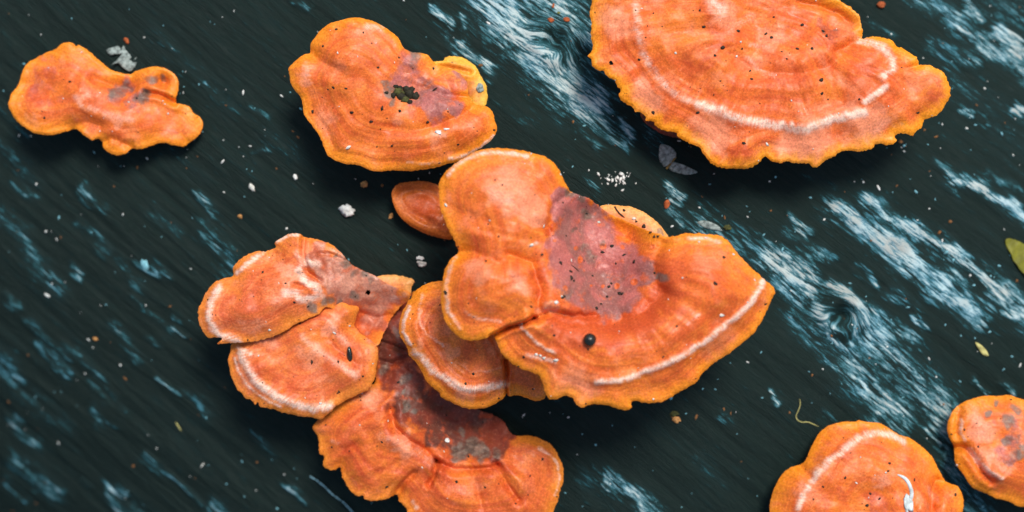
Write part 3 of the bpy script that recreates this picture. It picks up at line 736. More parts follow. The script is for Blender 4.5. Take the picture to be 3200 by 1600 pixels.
z = Z(580, 700, 2.0125)
LOW = [("lobe", BLEACH, dict(
    outline=z([(275,770),(300,730),(400,640),(600,560),(800,450),(1000,480),(1080,520),(1075,570),(1060,640),(1100,690),(1180,740),(1210,800),(1205,900),(1190,980),(1150,1040),(1080,1080),(1010,1110),(940,1150),(900,1190),(840,1230),(750,1215),(640,1200),(550,1170),(460,1155),(445,1125),(430,1140),(400,1110),(370,1105),(345,1070),(320,1050),(290,990),(265,920),(258,860),(275,800)]),
    z0=0.004, centre=z([(1060,640)])[0], tilt=(0.02,-0.01), att=zb(z,[(1060,700,70),(980,640,70),(1120,820,60)]), thick=65, edge=15, bulge=(26,110), droop=(12,45),
    bumps=zb(z,[(700,920,110,-14),(1030,560,30,8),(1000,900,70,6)]), creases=[(z([(880,680),(940,780),(1080,880)]),16,6)],
    bands=[(z([(345,800),(385,900),(465,1010),(565,1080),(685,1130),(800,1160),(905,1150)]),15,1.0,7),(z([(310,850),(330,930),(400,1030),(490,1100),(600,1150)]),6,.7,3),(z([(740,700),(800,780),(900,840),(1000,900),(1080,950)]),16,.42,4),(z([(920,640),(970,700),(1000,740)]),16,.4,3),(z([(330,780),(410,815)]),10,.9,3)],
    base=zb(z,[(1120,640,40,.6),(1160,700,36,.5)]), stains=(), tones=zb(z,[(900,650,30,-.9),(820,780,30,-.7),(1050,920,30,-.7),(950,590,20,-.6),(480,900,45,.6),(650,1020,50,.5),(1020,820,20,.7)]), serr=(1.7,2.3))),
  ("lobe", BLEACH, dict(
    outline=z([(555,120),(590,90),(650,60),(720,60),(745,80),(800,90),(870,105),(940,145),(990,190),(1020,235),(1040,255),(1110,290),(1200,330),(1250,370),(1330,400),(1410,430),(1400,480),(1340,530),(1280,600),(1240,690),(1205,765),(1120,790),(1010,720),(960,620),(930,550),(880,525),(830,575),(760,600),(680,640),(600,690),(500,725),(400,745),(300,750),(190,755),(225,722),(180,715),(135,720),(100,670),(80,610),(77,540),(95,490),(120,430),(180,360),(205,350),(290,325),(292,270),(340,220),(430,170),(495,172),(562,145)]),
    z0=0.0085, centre=z([(1040,440)])[0], tilt=(0.0,0.0), att=zb(z,[(1060,400,75),(1180,470,60),(940,360,70)]), thick=62, edge=15, bulge=(28,110), droop=(10,45),
    bumps=zb(z,[(1120,460,70,-26),(1230,590,75,-62),(1070,660,58,-66),(1330,480,50,-26),(960,500,34,-14),(880,330,60,-8),(500,480,110,8),(560,190,30,-8),(800,240,18,8),(820,420,25,10)]),
    creases=[(z([(745,80),(740,180),(770,300),(850,360)]),6,8),(z([(840,185),(920,190),(1020,240)]),5,8),(z([(690,380),(740,390)]),6,6),(z([(1080,560),(1180,600),(1280,580)]),8,6)],
    bands=[(z([(320,310),(400,240),(485,182)]),9,1.0,5),(z([(575,112),(640,75),(705,66)]),7,.9,4),(z([(210,400),(165,480),(150,560),(175,650),(225,700),(330,735)]),14,.9,6),(z([(720,290),(750,350),(830,395),(855,450),(800,475),(720,470)]),14,1.0,4),(z([(640,430),(700,440)]),16,.8,2),(z([(770,240),(830,255)]),14,1.0,4),(z([(820,120),(920,160),(980,210)]),9,.5,3),(z([(700,180),(740,260)]),12,.5,2),(z([(1290,470),(1370,450)]),14,.45,1)],
    base=zb(z,[(840,210,36,.7),(920,300,60,.9),(1010,340,60,.9),(1100,400,60,.8),(1180,440,60,.8),(980,440,46,.8),(1280,480,46,.7),(1080,310,40,.8),(1180,620,50,.7)]),
    stains=zb(z,[(1010,250,16,.9),(880,480,22,.8),(800,520,20,.75),(960,500,20,.7),(1050,300,16,.7),(1110,320,14,.7),(1060,450,16,.7),(720,300,10,.6),(940,190,10,.8),(1150,350,12,.6)]),
    spots=zb(z,[(815,420,14)]), tones=zb(z,[(650,300,45,-.8),(760,170,30,-.7),(280,480,25,-.4),(450,450,55,.4),(560,190,16,.95),(250,600,30,.5),(1300,450,40,-.5)]), serr=(1.7,2.3), holes=[z([(1140,432)])[0] + (7.5,)]))]
fungus("pale orange double bracket of two stacked lobes with white bands and grey scarred base", LOW)
fungus("tiny tan lobe behind the grey scarred base of the double bracket", [("cap", TAN, dict(
    outline=z([(1190,340),(1290,315),(1360,325),(1440,355),(1425,390),(1410,440),(1300,470),(1220,420)]), z0=-0.001, centre=z([(1280,420)])[0], att=zb(z,[(1310,400,30)]), thick=36, edge=10, bulge=(8,40), serr=(2.5,2.0), rings=.4))])

z = Z(940, 1180, 2.92727)
zc = Z(580, 700, 2.0125)
fungus("dull rusty wavy bracket with dark red stalk and charcoal patch", [("cap", RUSTY, dict(
    outline=z([(105,450),(140,400),(260,280),(400,150),(540,60)]) + zc([(1185,1000),(1195,900),(1205,780),(1240,660),(1300,560),(1400,440),(1480,420),(1560,520),(1560,700),(1620,860),(1700,1000)]) + z([(1300,150),(1600,290),(1850,400),(1940,520),(2050,525),(2150,545),(2250,590),(2330,660),(2380,760),(2405,860),(2400,950),(2370,1050),(2350,1150),(2310,1240),(2200,1400),(1900,1480),(1500,1500),(1200,1420),(1000,1300),(960,1190),(900,1140),(870,1080),(760,1115),(630,1130),(580,1110),(565,1075),(510,1085),(440,1030),(400,960),(375,900),(355,830),(310,855),(220,835),(195,790),(210,720),(170,680),(160,600),(150,540),(115,490)]),
    z0=-0.004, centre=z([(1450,420)])[0], tilt=(0.0,-0.01), att=zb(z,[(1400,400,110),(1150,150,80),(1700,480,70),(1000,-100,60)]) + zb(zc,[(1350,620,60)]), thick=65, edge=14, bulge=(34,110), droop=(10,45),
    bumps=zb(z,[(1500,550,90,-30),(1350,350,80,-18),(1700,450,70,-26),(900,600,110,16),(700,300,90,14),(2000,800,90,10),(1500,1050,120,8)]),
    creases=[(z([(830,290),(870,440),(1000,560),(1150,660),(1240,760)]),12,14),(z([(1240,760),(1230,880),(1180,970)]),7,12),(z([(1240,760),(1400,830),(1600,830),(1800,800)]),9,12),(z([(1800,800),(1880,950),(1980,1100)]),12,10),(z([(870,1080),(940,960),(1040,860)]),10,10),(z([(355,830),(440,650),(520,600)]),14,6),(z([(1600,900),(1650,1100)]),20,6)] + [(zc([(1210,740),(1290,760),(1380,800)]),6,7),(zc([(1215,860),(1300,880),(1400,830)]),7,6)],
    bands=[(z([(2180,640),(2290,710),(2350,800),(2365,920),(2330,1080)]),5,.6,4),(z([(760,520),(950,590),(1100,680),(1190,750)]),22,.34,4),(z([(520,170),(720,150)]),30,.3,3),(z([(1030,1130),(1060,1180)]),10,.5,2),(z([(300,580),(340,590)]),9,.5,2)],
    base=zb(zc,[(1340,560,50,.95),(1290,680,50,.95),(1270,800,50,.95),(1300,900,56,.95),(1360,980,60,.95),(1420,760,70,.95)]) + zb(z,[(980,120,70,.9),(1100,250,70,.9),(1300,300,90,1),(1500,400,100,1),(1700,450,90,1),(1300,480,60,.9),(1500,580,70,.9),(1700,600,50,.8),(1850,520,40,.8)]),
    stains=zb(z,[(1440,680,30,.95),(1550,650,32,.95),(1650,690,26,.95),(1390,740,16,.8),(990,240,14,.9),(1040,300,9,.9),(950,150,10,.8),(960,20,26,.75),(1480,500,14,.7),(1780,660,16,.7)]) + zb(zc,[(1240,920,20,.75),(1320,690,14,.5)]),
    tones=zb(z,[(600,200,40,-.7),(950,600,40,-.8),(750,330,36,-.5),(1400,950,20,-.4),(450,500,34,.6),(400,680,30,.75),(1300,800,26,.8),(1700,800,40,.6),(2000,650,34,.7),(850,430,24,.7),(1100,560,20,.7),(1650,1000,30,-.4)]), serr=(2.0,2.6), wrinkle=1.3, rings=1.0))])

z = Z(2360, 1180, 3.06667)
fungus("domed orange bracket with white dropping smeared down its top", [("cap", ORANGE, dict(
    outline=z([(150,1290),(170,1150),(210,1020),(270,930),(350,865),(440,845),(500,770),(540,680),(590,590),(650,510),(740,455),(860,425),(960,425),(1000,410),(1060,425),(1200,440),(1300,490),(1390,550),(1480,575),(1560,630),(1640,690),(1710,770),(1760,850),(1800,940),(1860,1010),(1940,1040),(1980,1090),(2000,1160),(1990,1290),(1900,1500),(1600,1700),(1000,1750),(500,1650),(200,1450)]),
    z0=-0.001, centre=z([(1500,1250)])[0], tilt=(0.02,0.0), att=zb(z,[(1400,1250,90),(1650,1150,70)]), thick=65, edge=16, bulge=(40,100), droop=(10,45),
    bumps=zb(z,[(1150,1150,60,-10),(1750,1000,50,-12),(900,800,80,6)]), creases=[(z([(1860,1010),(1760,1000),(1700,1100),(1680,1250)]),14,12),(z([(440,845),(480,900),(520,960)]),12,6)],
    bands=[(z([(530,980),(600,870),(700,780),(850,660),(1000,560),(1170,520),(1300,550),(1415,605)]),12,.8,6),(z([(390,1250),(430,1150),(480,1040)]),11,.75,5),(z([(1640,1060),(1720,1160)]),16,.35,3),(z([(1100,900),(1250,960)]),24,.25,2)],
    base=zb(z,[(1100,1120,40,.35)]), tones=zb(z,[(450,1100,26,-.6),(1200,950,33,-.6),(850,750,26,.5),(1150,1200,40,.7),(650,1150,33,.4),(760,590,22,.4),(1650,850,30,-.3),(1750,1030,18,.6)]), serr=(1.0,1.8), wrinkle=.8))])
fungus("mottled pinkish orange bracket with grey blotches and double rim", [("cap", ORANGE, dict(
    outline=z([(2200,180),(2330,180),(2450,170),(2540,200),(2700,260),(2900,400),(3000,700),(2950,1100),(2800,1260),(2640,1250),(2540,1245),(2440,1190),(2320,1165),(2240,1125),(2130,1080),(2060,1030),(2010,960),(1960,880),(1915,800),(1915,720),(1932,680),(1880,620),(1845,520),(1845,420),(1880,350),(1920,300),(2000,240),(2090,200)]),
    z0=-0.006, centre=z([(2650,600)])[0], tilt=(-0.03,0.0), att=zb(z,[(2600,600,90),(2700,800,70)]), thick=65, edge=16, bulge=(36,90), droop=(10,45),
    bumps=zb(z,[(2400,550,70,-8)]), creases=[(z([(1932,680),(2010,670),(2080,760),(2160,900),(2260,980)]),9,12),(z([(1960,300),(1925,420),(1930,540)]),9,6)],
    bands=[(z([(1960,400),(1960,520),(2000,600)]),6,.7,3),(z([(2050,680),(2120,800),(2220,900),(2330,945)]),8,.85,5),(z([(2060,300),(2110,420),(2140,520)]),30,.3,2)],
    base=zb(z,[(2380,700,40,.6),(2450,560,50,.5)]), stains=zb(z,[(2230,350,12,.85),(2320,240,12,.7),(2400,420,20,.7),(2390,580,18,.75),(2500,700,24,.7),(2480,560,16,.6),(2500,310,20,.6)]), tones=zb(z,[(2150,500,36,-.8),(2250,800,32,-.7),(2180,1000,26,.6),(2100,350,22,-.6),(2380,900,26,-.6)]), serr=(1.0,1.8)))])
z = Z(1780, 0, 2.04444)
fungus("dark brown hidden bracket edge beneath the frilly largest one", [("cap", RUSTY, dict(
    outline=z([(455,740),(500,800),(580,850),(660,880),(760,880),(800,780),(760,640),(640,580),(520,620),(465,680)]), z0=0.003, centre=z([(640,700)])[0], att=zb(z,[(650,720,45)]), thick=40, edge=10, bulge=(14,50),
    base=zb(z,[(600,740,100,1)]), serr=(1.5,2)))])

# ------------------------------------------------------------------ litter lying on the log and the caps
bpy.context.view_layer.update()
dg = bpy.context.evaluated_depsgraph_get()
CAMP = Vector((0, 0, H))
def hit(u, v):
    d = Vector(((u - 1600) * S, (800 - v) * S, 0)) - CAMP
    ok, loc, nor, i, o, m = scene.ray_cast(dg, CAMP, d.normalized())
    if nor.z < 0: nor = -nor
    return loc, nor, (o.name if o else None)

def ico(sub):
    import bmesh
    bm = bmesh.new()
    bmesh.ops.create_icosphere(bm, subdivisions=sub, radius=1.0)
    V = np.array([v.co[:] for v in bm.verts]); F = np.array([[v.index for v in f.verts] for f in bm.faces])
    bm.free()
    return V, F
ICO1, ICO2, ICO3 = ico(1), ico(2), ico(3)

def lump_geo(lv, rx, ry, rz, seed, rough=0.3, freq=1.6):
    V, F = lv
    n = 1 + rough * pn(V[:, 0] * freq + seed, V[:, 1] * freq, V[:, 2] * freq) + rough * 0.5 * pn(V[:, 0] * freq * 2.3 + seed, V[:, 1] * freq * 2.3, V[:, 2] * freq * 2.3 + 7)
    return V * n[:, None] * np.array([rx, ry, rz]), F

def frame(loc, nor, ang, up=0.0):
    q = Vector((0, 0, 1)).rotation_difference(nor)
    return Matrix.Translation(loc + nor * up) @ q.to_matrix().to_4x4() @ Matrix.Rotation(-ang, 4, 'Z')

PALE = plain_mat("pale_crumb", lin(206, 206, 196), 0.8, 0.25)
WHITE = plain_mat("white_crumb", lin(226, 228, 222), 0.8, 0.15)
TEAL = plain_mat("bluish_grit", lin(120, 178, 190), 0.7, 0.3)
TANM = plain_mat("tan_crumb", lin(196, 142, 84), 0.8, 0.35)
UMBER = plain_mat("umber_crumb", lin(128, 88, 52), 0.85, 0.4)
RUST = plain_mat("rusty_crumb", lin(164, 84, 44), 0.8, 0.35)
BLACK = plain_mat("black_seed", lin(26, 30, 26), 0.25, 0.4, 500, 0.6)
DARK = plain_mat("dark_grit", lin(46, 40, 32), 0.7, 0.4)
MOSS = plain_mat("moss", lin(72, 74, 36), 0.8, 0.5, 700)
MOSSD = plain_mat("dark_moss", lin(42, 40, 28), 0.8, 0.5, 700)
LEAFM = plain_mat("olive_leaf", lin(112, 112, 36), 0.55, 0.3, 260)
FLAKEM = plain_mat("grey_flake", lin(130, 142, 138), 0.9, 0.6, 1100, 0.1)
TWIG = plain_mat("twig_bark", lin(122, 98, 52), 0.8, 0.35)
NEEDLE = plain_mat("dark_needle", lin(48, 42, 34), 0.7, 0.3)
HUSK = plain_mat("straw_husk", lin(184, 178, 112), 0.7, 0.3, 500)
BIRD = plain_mat("white_dropping", lin(190, 200, 200), 0.95, 0.3, 400, 0.05)
SILK = plain_mat("silk", lin(150, 200, 214), 0.5, 0.1)

def thing(name, label, cat, me, mat, M, group=None):
    o = obj(name, me, mat)
    o.matrix_world = M
    tag(o, label, cat, group)
    return o

def lump(name, label, cat, u, v, w, h, ang, mat, seed=0.0, flat=0.55, rough=0.35, lv=None, group=None, freq=1.6, sink=0.25):
    loc, nor, _ = hit(u, v)
    w *= S; h *= S
    rz = min(w, h) * flat
    V, F = lump_geo(lv or ICO3, w, h, rz, seed, rough, freq)
    return thing(name, label, cat, to_mesh(name, V, F), mat, frame(loc, nor, math.radians(ang), rz * (1 - sink)), group)

def tube_geo(pts, rad, sides=7):
    pts = np.asarray(pts, float)
    n = len(pts)
    rad = np.broadcast_to(np.asarray(rad, float), (n,))
    T = np.gradient(pts, axis=0); T /= np.linalg.norm(T, axis=1)[:, None] + 1e-12
    up = np.array([0, 0, 1.0])
    B = np.cross(T, up); B /= np.linalg.norm(B, axis=1)[:, None] + 1e-12
    N = np.cross(B, T)
    V = []
    for k in range(sides):
        a = 2 * math.pi * k / sides
        V.append(pts + (B * math.cos(a) + N * math.sin(a)) * rad[:, None])
    V = np.stack(V, 1).reshape(-1, 3)
    F = []
    for i in range(n - 1):
        for k in range(sides):
            a = i * sides + k; b = i * sides + (k + 1) % sides
            F.append((a, b, b + sides, a + sides))
    return V, np.array(F)

def strand(name, label, cat, path, rad, mat, lift=1.0, taper=True, step=10, group=None):
    P = np.asarray(path, float)
    s = np.r_[0, np.cumsum(np.hypot(*np.diff(P, axis=0).T))]
    n = max(4, int(s[-1] / step))
    q = np.linspace(0, s[-1], n)
    uu, vv = np.interp(q, s, P[:, 0]), np.interp(q, s, P[:, 1])
    uu = np.convolve(np.r_[uu[0], uu, uu[-1]], [.25, .5, .25], 'valid'); vv = np.convolve(np.r_[vv[0], vv, vv[-1]], [.25, .5, .25], 'valid')
    W = np.array([hit(a, b)[0][:] for a, b in zip(uu, vv)])
    W[:, 2] = np.maximum(W[:, 2], np.convolve(np.r_[W[0, 2], W[:, 2], W[-1, 2]], [.3, .4, .3], 'valid')) + rad * S * lift * 0.8
    t = np.linspace(0, 1, n)
    r = rad * S * (np.clip(1 - np.abs(2 * t - 1)**6, 0.25, 1) if taper else np.ones(n))
    o = W[0].copy()
    V, F = tube_geo(W - o, r)
    ob = obj(name, to_mesh(name, V, F), mat)
    ob.location = o
    tag(ob, label, cat, group)
    return ob

def leaf_like(name, label, cat, outline, mat, curl=6.0, vein=True, th=3.0, up=2.0):
    """thin closed leaf or flake with real thickness laid on the surface; outline in photo px"""
    ring, u, L = spline_closed(outline, 4)
    c = ring.mean(0)
    loc, nor, _ = hit(*np.clip(c, [3, 3], [3197, 1597]))
    lo, hi = ring.min(0), ring.max(0)
    G = np.stack(np.meshgrid(np.arange(lo[0], hi[0], 6), np.arange(lo[1], hi[1], 6)), -1).reshape(-1, 2)
    G = G[inside(G, ring)]
    d = np.sqrt(((G[:, None] - ring[None])**2).sum(-1).min(1))
    G = G[d > 3]
    r = delaunay_2d_cdt([Vector(p) for p in np.vstack([ring, G]).tolist()], [], [list(range(len(ring)))], 1, 1e-4, False)
    V2 = np.array([tuple(p) for p in r[0]]) - c
    F = np.array([f for f in r[2] if len(f) == 3])
    F = F[inside(V2[F].mean(1) + c, ring)]
    n = len(V2)
    zz = curl * pn(V2[:, 0] / 30, V2[:, 1] / 30, L) + curl * 0.5 * pn(V2[:, 0] / 11, V2[:, 1] / 11, L + 3) + up
    zz = zz - zz.min() * 0.5
    top = np.c_[V2[:, 0], -V2[:, 1], zz + th]; bot = np.c_[V2[:, 0], -V2[:, 1], zz]
    a, b, cc = V2[F[:, 0]], V2[F[:, 1]], V2[F[:, 2]]
    fl = ((b[:, 0] - a[:, 0]) * (cc[:, 1] - a[:, 1]) - (b[:, 1] - a[:, 1]) * (cc[:, 0] - a[:, 0])) > 0
    F[fl] = F[fl][:, [0, 2, 1]]
    E = {}
    for f in F:
        for i in range(3):
            e = (f[i], f[(i + 1) % 3])
            E[e] = E.get(e, 0) + 1
    wall = []
    for (p, q) in E:
        if (q, p) not in E:
            wall += [(p, q + n, q), (p, p + n, q + n)]
    FF = np.vstack([F, F[:, ::-1] + n, np.array(wall)])
    V = np.vstack([top, bot]) * S * (1 - loc.z / H)
    q = Vector((0, 0, 1)).rotation_difference(nor)
    return thing(name, label, cat, to_mesh(name, V, FF), mat, Matrix.Translation(loc) @ q.to_matrix().to_4x4())

# single pieces big enough to point at
lump("seed", "round glossy black seed on the big central bracket", "seed", 1845, 1066, 19, 19, 0, BLACK, 1.1, .95, .05)
lump("seed", "slim upright dark seed lying on the pale double bracket", "seed", 1095, 1106, 9, 24, -4, BLACK, 2.3, .8, .12)
mz = Z(860, 20, 2.3)
moss = bpy.data.objects.new("moss_clump", None); col.objects.link(moss)
ml, mn_, _ = hit(*mz([(930, 640)])[0]); moss.location = ml
tag(moss, "dark green and black mossy clump on the flat orange bracket", "moss")
for i, (a, b, w, h, m) in enumerate([(870,620,13,14,0),(845,640,8,9,1),(900,650,14,12,1),(940,600,15,12,1),(960,640,15,14,1),(1005,650,14,11,1),(930,675,13,9,0),(890,590,8,8,1),(980,600,9,9,1),(1020,640,7,9,1),(965,690,9,6,1),(800,620,6,4,1),(910,625,8,7,0),(860,575,9,5,1)]):
    l, n_, _ = hit(*mz([(a, b)])[0])
    V, F = lump_geo(ICO2, w * S, h * S, min(w, h) * S * .8, i * 3.3, .55, 2.2)
    o = obj("moss_tuft", to_mesh("moss_tuft", V, F), (MOSS, MOSSD)[m], moss)
    o.location = l - ml + n_ * h * S * .4
strand("needle", "short dark needle beside the mossy clump", "needle", mz([(1125,612),(1170,580)]), 2.2, NEEDLE)
strand("splinter", "cream splinter on the lower left of the flat orange bracket with moss", "splinter", mz([(505,1028),(548,1000)]), 4.5, PALE)
strand("needle", "curved dark needle lying over the tan lobe behind the central bracket", "needle", [(1915,636),(1932,665),(1955,682)], 2.2, NEEDLE, lift=2)
strand("needle", "fine brown needle on the mauve middle of the central bracket", "needle", [(1782,825),(1798,838),(1812,850)], 1.6, NEEDLE)
strand("twig", "short golden twig resting on grey wood scales beneath the frilly bracket", "twig", [(2113,488),(2098,508),(2080,531)], 3.6, TWIG, taper=False)
fz = Z(0, 80, 2.8625)
leaf_like("bark_flake", "torn pale grey flake behind the lone lobed bracket", "flake", fz([(950,220),(1000,195),(1060,185),(1090,235),(1100,190),(1180,185),(1270,215),(1255,270),(1230,300),(1215,370),(1170,415),(1100,380),(1060,340),(1000,360),(1060,300),(1090,265),(1040,260),(990,265)]), FLAKEM, 9)
lump("crumb", "small orange crumb above the torn grey flake", "crumb", 396, 126, 7, 11, -35, RUST, 4)
leaf_like("wood_scale", "grey upright wood scale crossed by a golden twig", "scale", [(2063,452),(2090,455),(2112,475),(2108,500),(2092,515),(2072,520),(2060,495)], FLAKEM, 5)
leaf_like("wood_scale", "long grey wood scale below the golden twig", "scale", [(2098,506),(2130,512),(2160,525),(2180,538),(2150,545),(2120,540),(2092,528)], FLAKEM, 5)
leaf_like("leaf", "olive green leaf tip by the pale streaked wood", "leaf", [(3162,752),(3190,748),(3240,770),(3280,830),(3290,880),(3240,870),(3205,838),(3180,800)], LEAFM, 6)
leaf_like("seed_husk", "straw yellow husk lying alone on dark wood", "husk", [(3045,1068),(3062,1075),(3082,1095),(3090,1112),(3072,1108),(3058,1092)], HUSK, 4)
leaf_like("leaf", "tiny brown leaf scrap beside pale wood behind the central bracket", "leaf", [(2078,630),(2088,623),(2095,634),(2090,648),(2080,652),(2076,640)], RUST, 3)
leaf_like("seed_wing", "translucent grey seed wing lying behind the central bracket", "seed wing", [(2178,695),(2200,688),(2225,695),(2245,706),(2258,722),(2235,718),(2205,712)], FLAKEM, 4)
lump("bud", "round orange brown bud on bare dark wood near the frilly bracket", "bud", 2752, 16, 13, 11, 0, RUST, 5, .8)
lump("crumb", "white irregular crumb with tan corner on open dark wood", "crumb", 1088, 656, 21, 17, 20, WHITE, 6, .6, .7, freq=2.3)
lump("crumb", "tan corner piece stuck to the white irregular crumb", "crumb", 1099, 668, 7, 5, -30, TANM, 7)
lump("crumb", "tan crumb near the flat mossy bracket's lower rim", "crumb", 1138, 577, 12, 8, -25, TANM, 8, .6, .6)
lump("crumb", "pale tan crumb beside the small rust brown bracket", "crumb", 1222, 675, 6, 10, 25, TANM, 9)
lump("crumb", "white crumb heap piece, upper, between double bracket and central bracket", "crumb", 1314, 806, 11, 6, 0, WHITE, 10, .7, .6)
lump("crumb", "cream crumb heap piece, lower, between double bracket and central bracket", "crumb", 1318, 823, 14, 8, 10, PALE, 11, .7, .7)
lump("crumb", "orange ochre crumb alone on streaked dark wood", "crumb", 299, 1058, 9, 6, 10, TANM, 12)
lump("crumb", "flat elongated lump standing for a blurred pale blue streak", "crumb", 453, 826, 10, 18, -35, TEAL, 13, .25, .5)  # flat lump shaped after a blurred streak on the wood
lump("crumb", "small oval white grit on dark wood, tilted up", "crumb", 148, 922, 11, 5, 25, WHITE, 14, .5)
lump("crumb", "pale yellow crumb in the pair by a straw scrap", "crumb", 752, 675, 8, 7, 0, TANM, 15)
lump("crumb", "oval grey grain between small rust bracket and lone bracket", "crumb", 788, 585, 8, 13, -35, PALE, 16, .5)
lump("crumb", "white oval grain upright on dark wood below the mossy bracket", "crumb", 923, 553, 6, 9, -20, WHITE, 17)
lump("crumb", "tan broken crumb under the central bracket's frilled lower edge", "crumb", 2112, 1310, 13, 9, 15, TANM, 18, .6, .6)
lump("crumb", "dull green crumb touching a tan broken crumb", "crumb", 2107, 1292, 14, 8, -10, MOSS, 19, .5, .6)
lump("crumb", "dark brown bud scale pair piece on grey knot, larger", "crumb", 1770, 62, 10, 8, 0, RUST, 20)
lump("crumb", "dark brown bud scale pair piece on grey knot, smaller", "crumb", 1722, 63, 9, 7, 20, RUST, 21)
lump("crumb", "thin rusty crumb at the top of the grey knot", "crumb", 1729, 18, 4, 8, 10, RUST, 22)
lump("crumb", "green yellow speck crumb near the grey knot", "crumb", 1746, 41, 5, 4, 0, LEAFM, 23)
lump("crumb", "olive crumb on pale wood behind the central bracket's right shoulder", "crumb", 2272, 712, 11, 8, 0, MOSS, 24, .6, .6)
lump("crumb", "white rod shaped crumb alone on dark wood", "crumb", 2745, 587, 3.5, 10, -30, WHITE, 25, .8, .1)
lump("lichen_spot", "pale round lichen spot on the mustard yellow lobe", "lichen", 1500, 276, 12, 14, 0, FLAKEM, 26, .2, .3)
lump("pearl_grain", "blue white grain stuck on the rusty bracket's red scar", "grain", 1397, 1378, 8, 7, 0, WHITE, 27, .6)
strand("straw", "thin straw sliver on dark wood left of the double bracket", "straw", [(547,1315),(569,1350)], 2.2, HUSK)
strand("straw", "small forked pale straw on dark wood", "straw", [(627,1463),(632,1452),(640,1446)], 2.6, PALE)
strand("root_thread", "pale hair thin curled root thread on dark wood", "root", [(2498,1245),(2502,1262),(2494,1285),(2486,1300),(2490,1312),(2505,1320),(2525,1318),(2540,1325),(2560,1333)], 1.5, HUSK, step=6)
strand("bird_dropping", "white curved dropping smear on the domed bracket", "dropping", [(2802,1482),(2826,1492),(2840,1510),(2850,1540),(2846,1560),(2836,1575),(2832,1592),(2838,1612)], 6.5, BIRD, lift=.1, taper=True, step=7)
lump("bird_dropping", "broad white splash at the foot of the curved dropping", "dropping", 2838, 1572, 15, 26, -14, BIRD, 31, .25, .4)
silk = bpy.data.objects.new("spider_thread", None); col.objects.link(silk)
path = [(970,1488),(990,1500),(1015,1520),(1040,1545),(1075,1570),(1105,1602)]
sl = hit(*path[0])[0]; silk.location = sl
tag(silk, "beaded blue white spider thread near the rusty bracket", "thread")
W = np.array([hit(a, b)[0][:] for a, b in path]) + np.array([0, 0, 0.0006])
V, F = tube_geo(W - np.array(sl), 0.45 * S, 5)
obj("strand", to_mesh("strand", V, F), SILK, silk)
random.seed(3)
for i in range(34):
    t = i / 33 * (len(path) - 1); k = min(int(t), len(path) - 2); f = t - k
    p = W[k] * (1 - f) + W[k + 1] * f
    V, F = lump_geo(ICO1, *(np.array([1, 1, 1]) * S * random.uniform(1.5, 4.2)), i, .2)
    o = obj("droplet", to_mesh("droplet", V, F), SILK, silk); o.location = Vector(p) - sl

# fine litter nobody could count: one object per colour
def specks(name, label, cat, items, mat):
    VV, FF, n = [], [], 0
    for i, (u, v, r, asp, ang) in enumerate(items):
        loc, nor, o = hit(u, v)
        if o is None: continue
        V, F = lump_geo(ICO1, r * asp * S, r * S, r * S * .45, i * 1.7, .8, 1.7)
        M = np.array(frame(loc, nor, ang, r * S * .25))
        VV.append(V @ M[:3, :3].T + M[:3, 3]); FF.append(F + n); n += len(V)
    o = obj(name, to_mesh(name, np.vstack(VV), np.vstack(FF)), mat)
    tag(o, label, cat, kind="stuff")

rs = np.random.default_rng(11)
def on(u, v):
    o = hit(u, v)[2]
    return "log" if o == "fallen_log" else "cap"
def scatter(n, box, where, rlo, rhi, asp=2.0, dens=None):
    out = []
    while len(out) < n:
        u, v = rs.uniform(box[0], box[2]), rs.uniform(box[1], box[3])
        if dens and rs.random() > dens(u, v): continue
        if on(u, v) != where: continue
        out.append((u, v, rlo + (rhi - rlo) * rs.random()**2.5, 1 + (asp - 1) * rs.random(), rs.uniform(0, 6.28)))
    return out
FULL = (0, 0, 3200, 1600)
dl = lambda u, v: 0.35 + 0.65 * (pn(np.array(u / 260.), np.array(v / 260.), 3.0) > 0.1)
white = scatter(130, FULL, "log", 1.2, 3.8, 2.5, dl) + [(1940 + rs.normal(0, 34), 558 + rs.normal(0, 14), 1.3 + 4 * rs.random()**2, rs.uniform(1, 2.2), rs.uniform(0, 6)) for _ in range(44)]
white += [(1370,415,7,1.6,.5),(1395,403,4,3,.1),(1435,200,0.1,1,0)]
specks("white_grit", "scattered white grit flecks lying on the dark wood", "grit", white, WHITE)
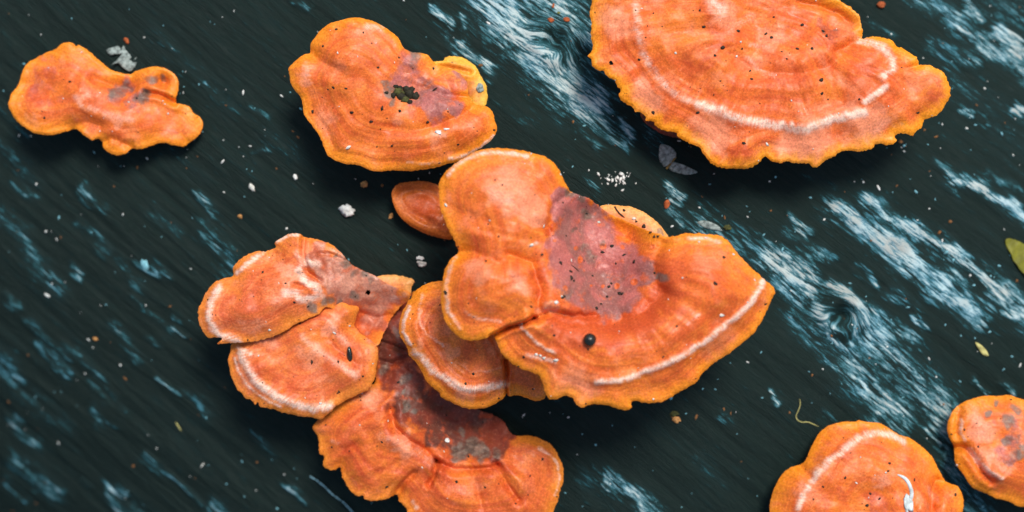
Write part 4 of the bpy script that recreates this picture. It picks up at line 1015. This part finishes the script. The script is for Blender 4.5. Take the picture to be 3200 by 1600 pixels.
specks("blue_grit", "scattered pale blue grit flecks on the dark wood", "grit", scatter(170, FULL, "log", 1.2, 4.2, 2.6, dl), TEAL)
specks("brown_grit", "scattered rust and tan bark crumbs on the dark wood", "grit", scatter(80, FULL, "log", 1.6, 5.0, 2.4, dl), UMBER)
dk = scatter(240, FULL, "cap", 1.5, 4.6, 1.8)
dk += [(1650 + a / 2.928, 560 + b / 2.928, r, 1.2, 0) for a, b, r in [(390,842,5),(395,905,6),(418,930,4),(725,1075,4),(740,985,4.5),(765,955,3.5),(835,1045,6),(862,1050,5),(130,690,4),(310,1080,5),(335,1072,4),(625,1180,5),(668,1143,4),(590,885,4),(680,670,5),(765,615,6),(880,285,4),(1060,432,6),(1125,490,5),(1190,522,4),(1155,527,4),(990,385,3.5),(295,765,6),(1160,858,4)]]
dk += [(1780 + a / 2.0444, b / 2.0444, r, 1.2, 0) for a, b, r in [(858,172,5),(1078,197,4.5),(978,303,6),(930,355,4),(1485,160,5),(1290,240,4),(1255,215,4),(1610,512,7),(1550,310,5),(1455,312,4),(1165,507,4),(1388,375,3),(1305,108,3),(535,717,5),(820,718,5),(1115,915,5),(445,380,4),(1640,230,5),(1620,200,5)]]
dk += [(860 + a / 2.3, 20 + b / 2.3, r, 1.2, 0) for a, b, r in [(690,828,5),(895,750,4),(440,165,4),(345,285,4),(740,438,4),(550,760,5),(838,1002,3),(1180,1125,3),(380,597,3),(1095,830,4)]]
specks("dark_specks", "tiny dark soil specks scattered over the orange caps", "specks", dk, DARK)
pw = scatter(110, FULL, "cap", 1.5, 4.2, 2.0) + [(1200 + a / 1.431, 430 + b / 1.431, r, 1.4, 0) for a, b, r in [(700,975,4),(715,985,5),(680,970,4),(770,995,5),(1510,795,6),(770,738,6),(795,712,4),(615,832,6),(660,480,5),(1115,362,5),(960,378,4)]]
pw += [(580 + a / 2.0125, 700 + b / 2.0125, 4, 1.3, 0) for a, b in [(530,665),(850,1128)]]
specks("pale_specks", "tiny cream flecks scattered over the orange caps", "specks", pw, PALE)
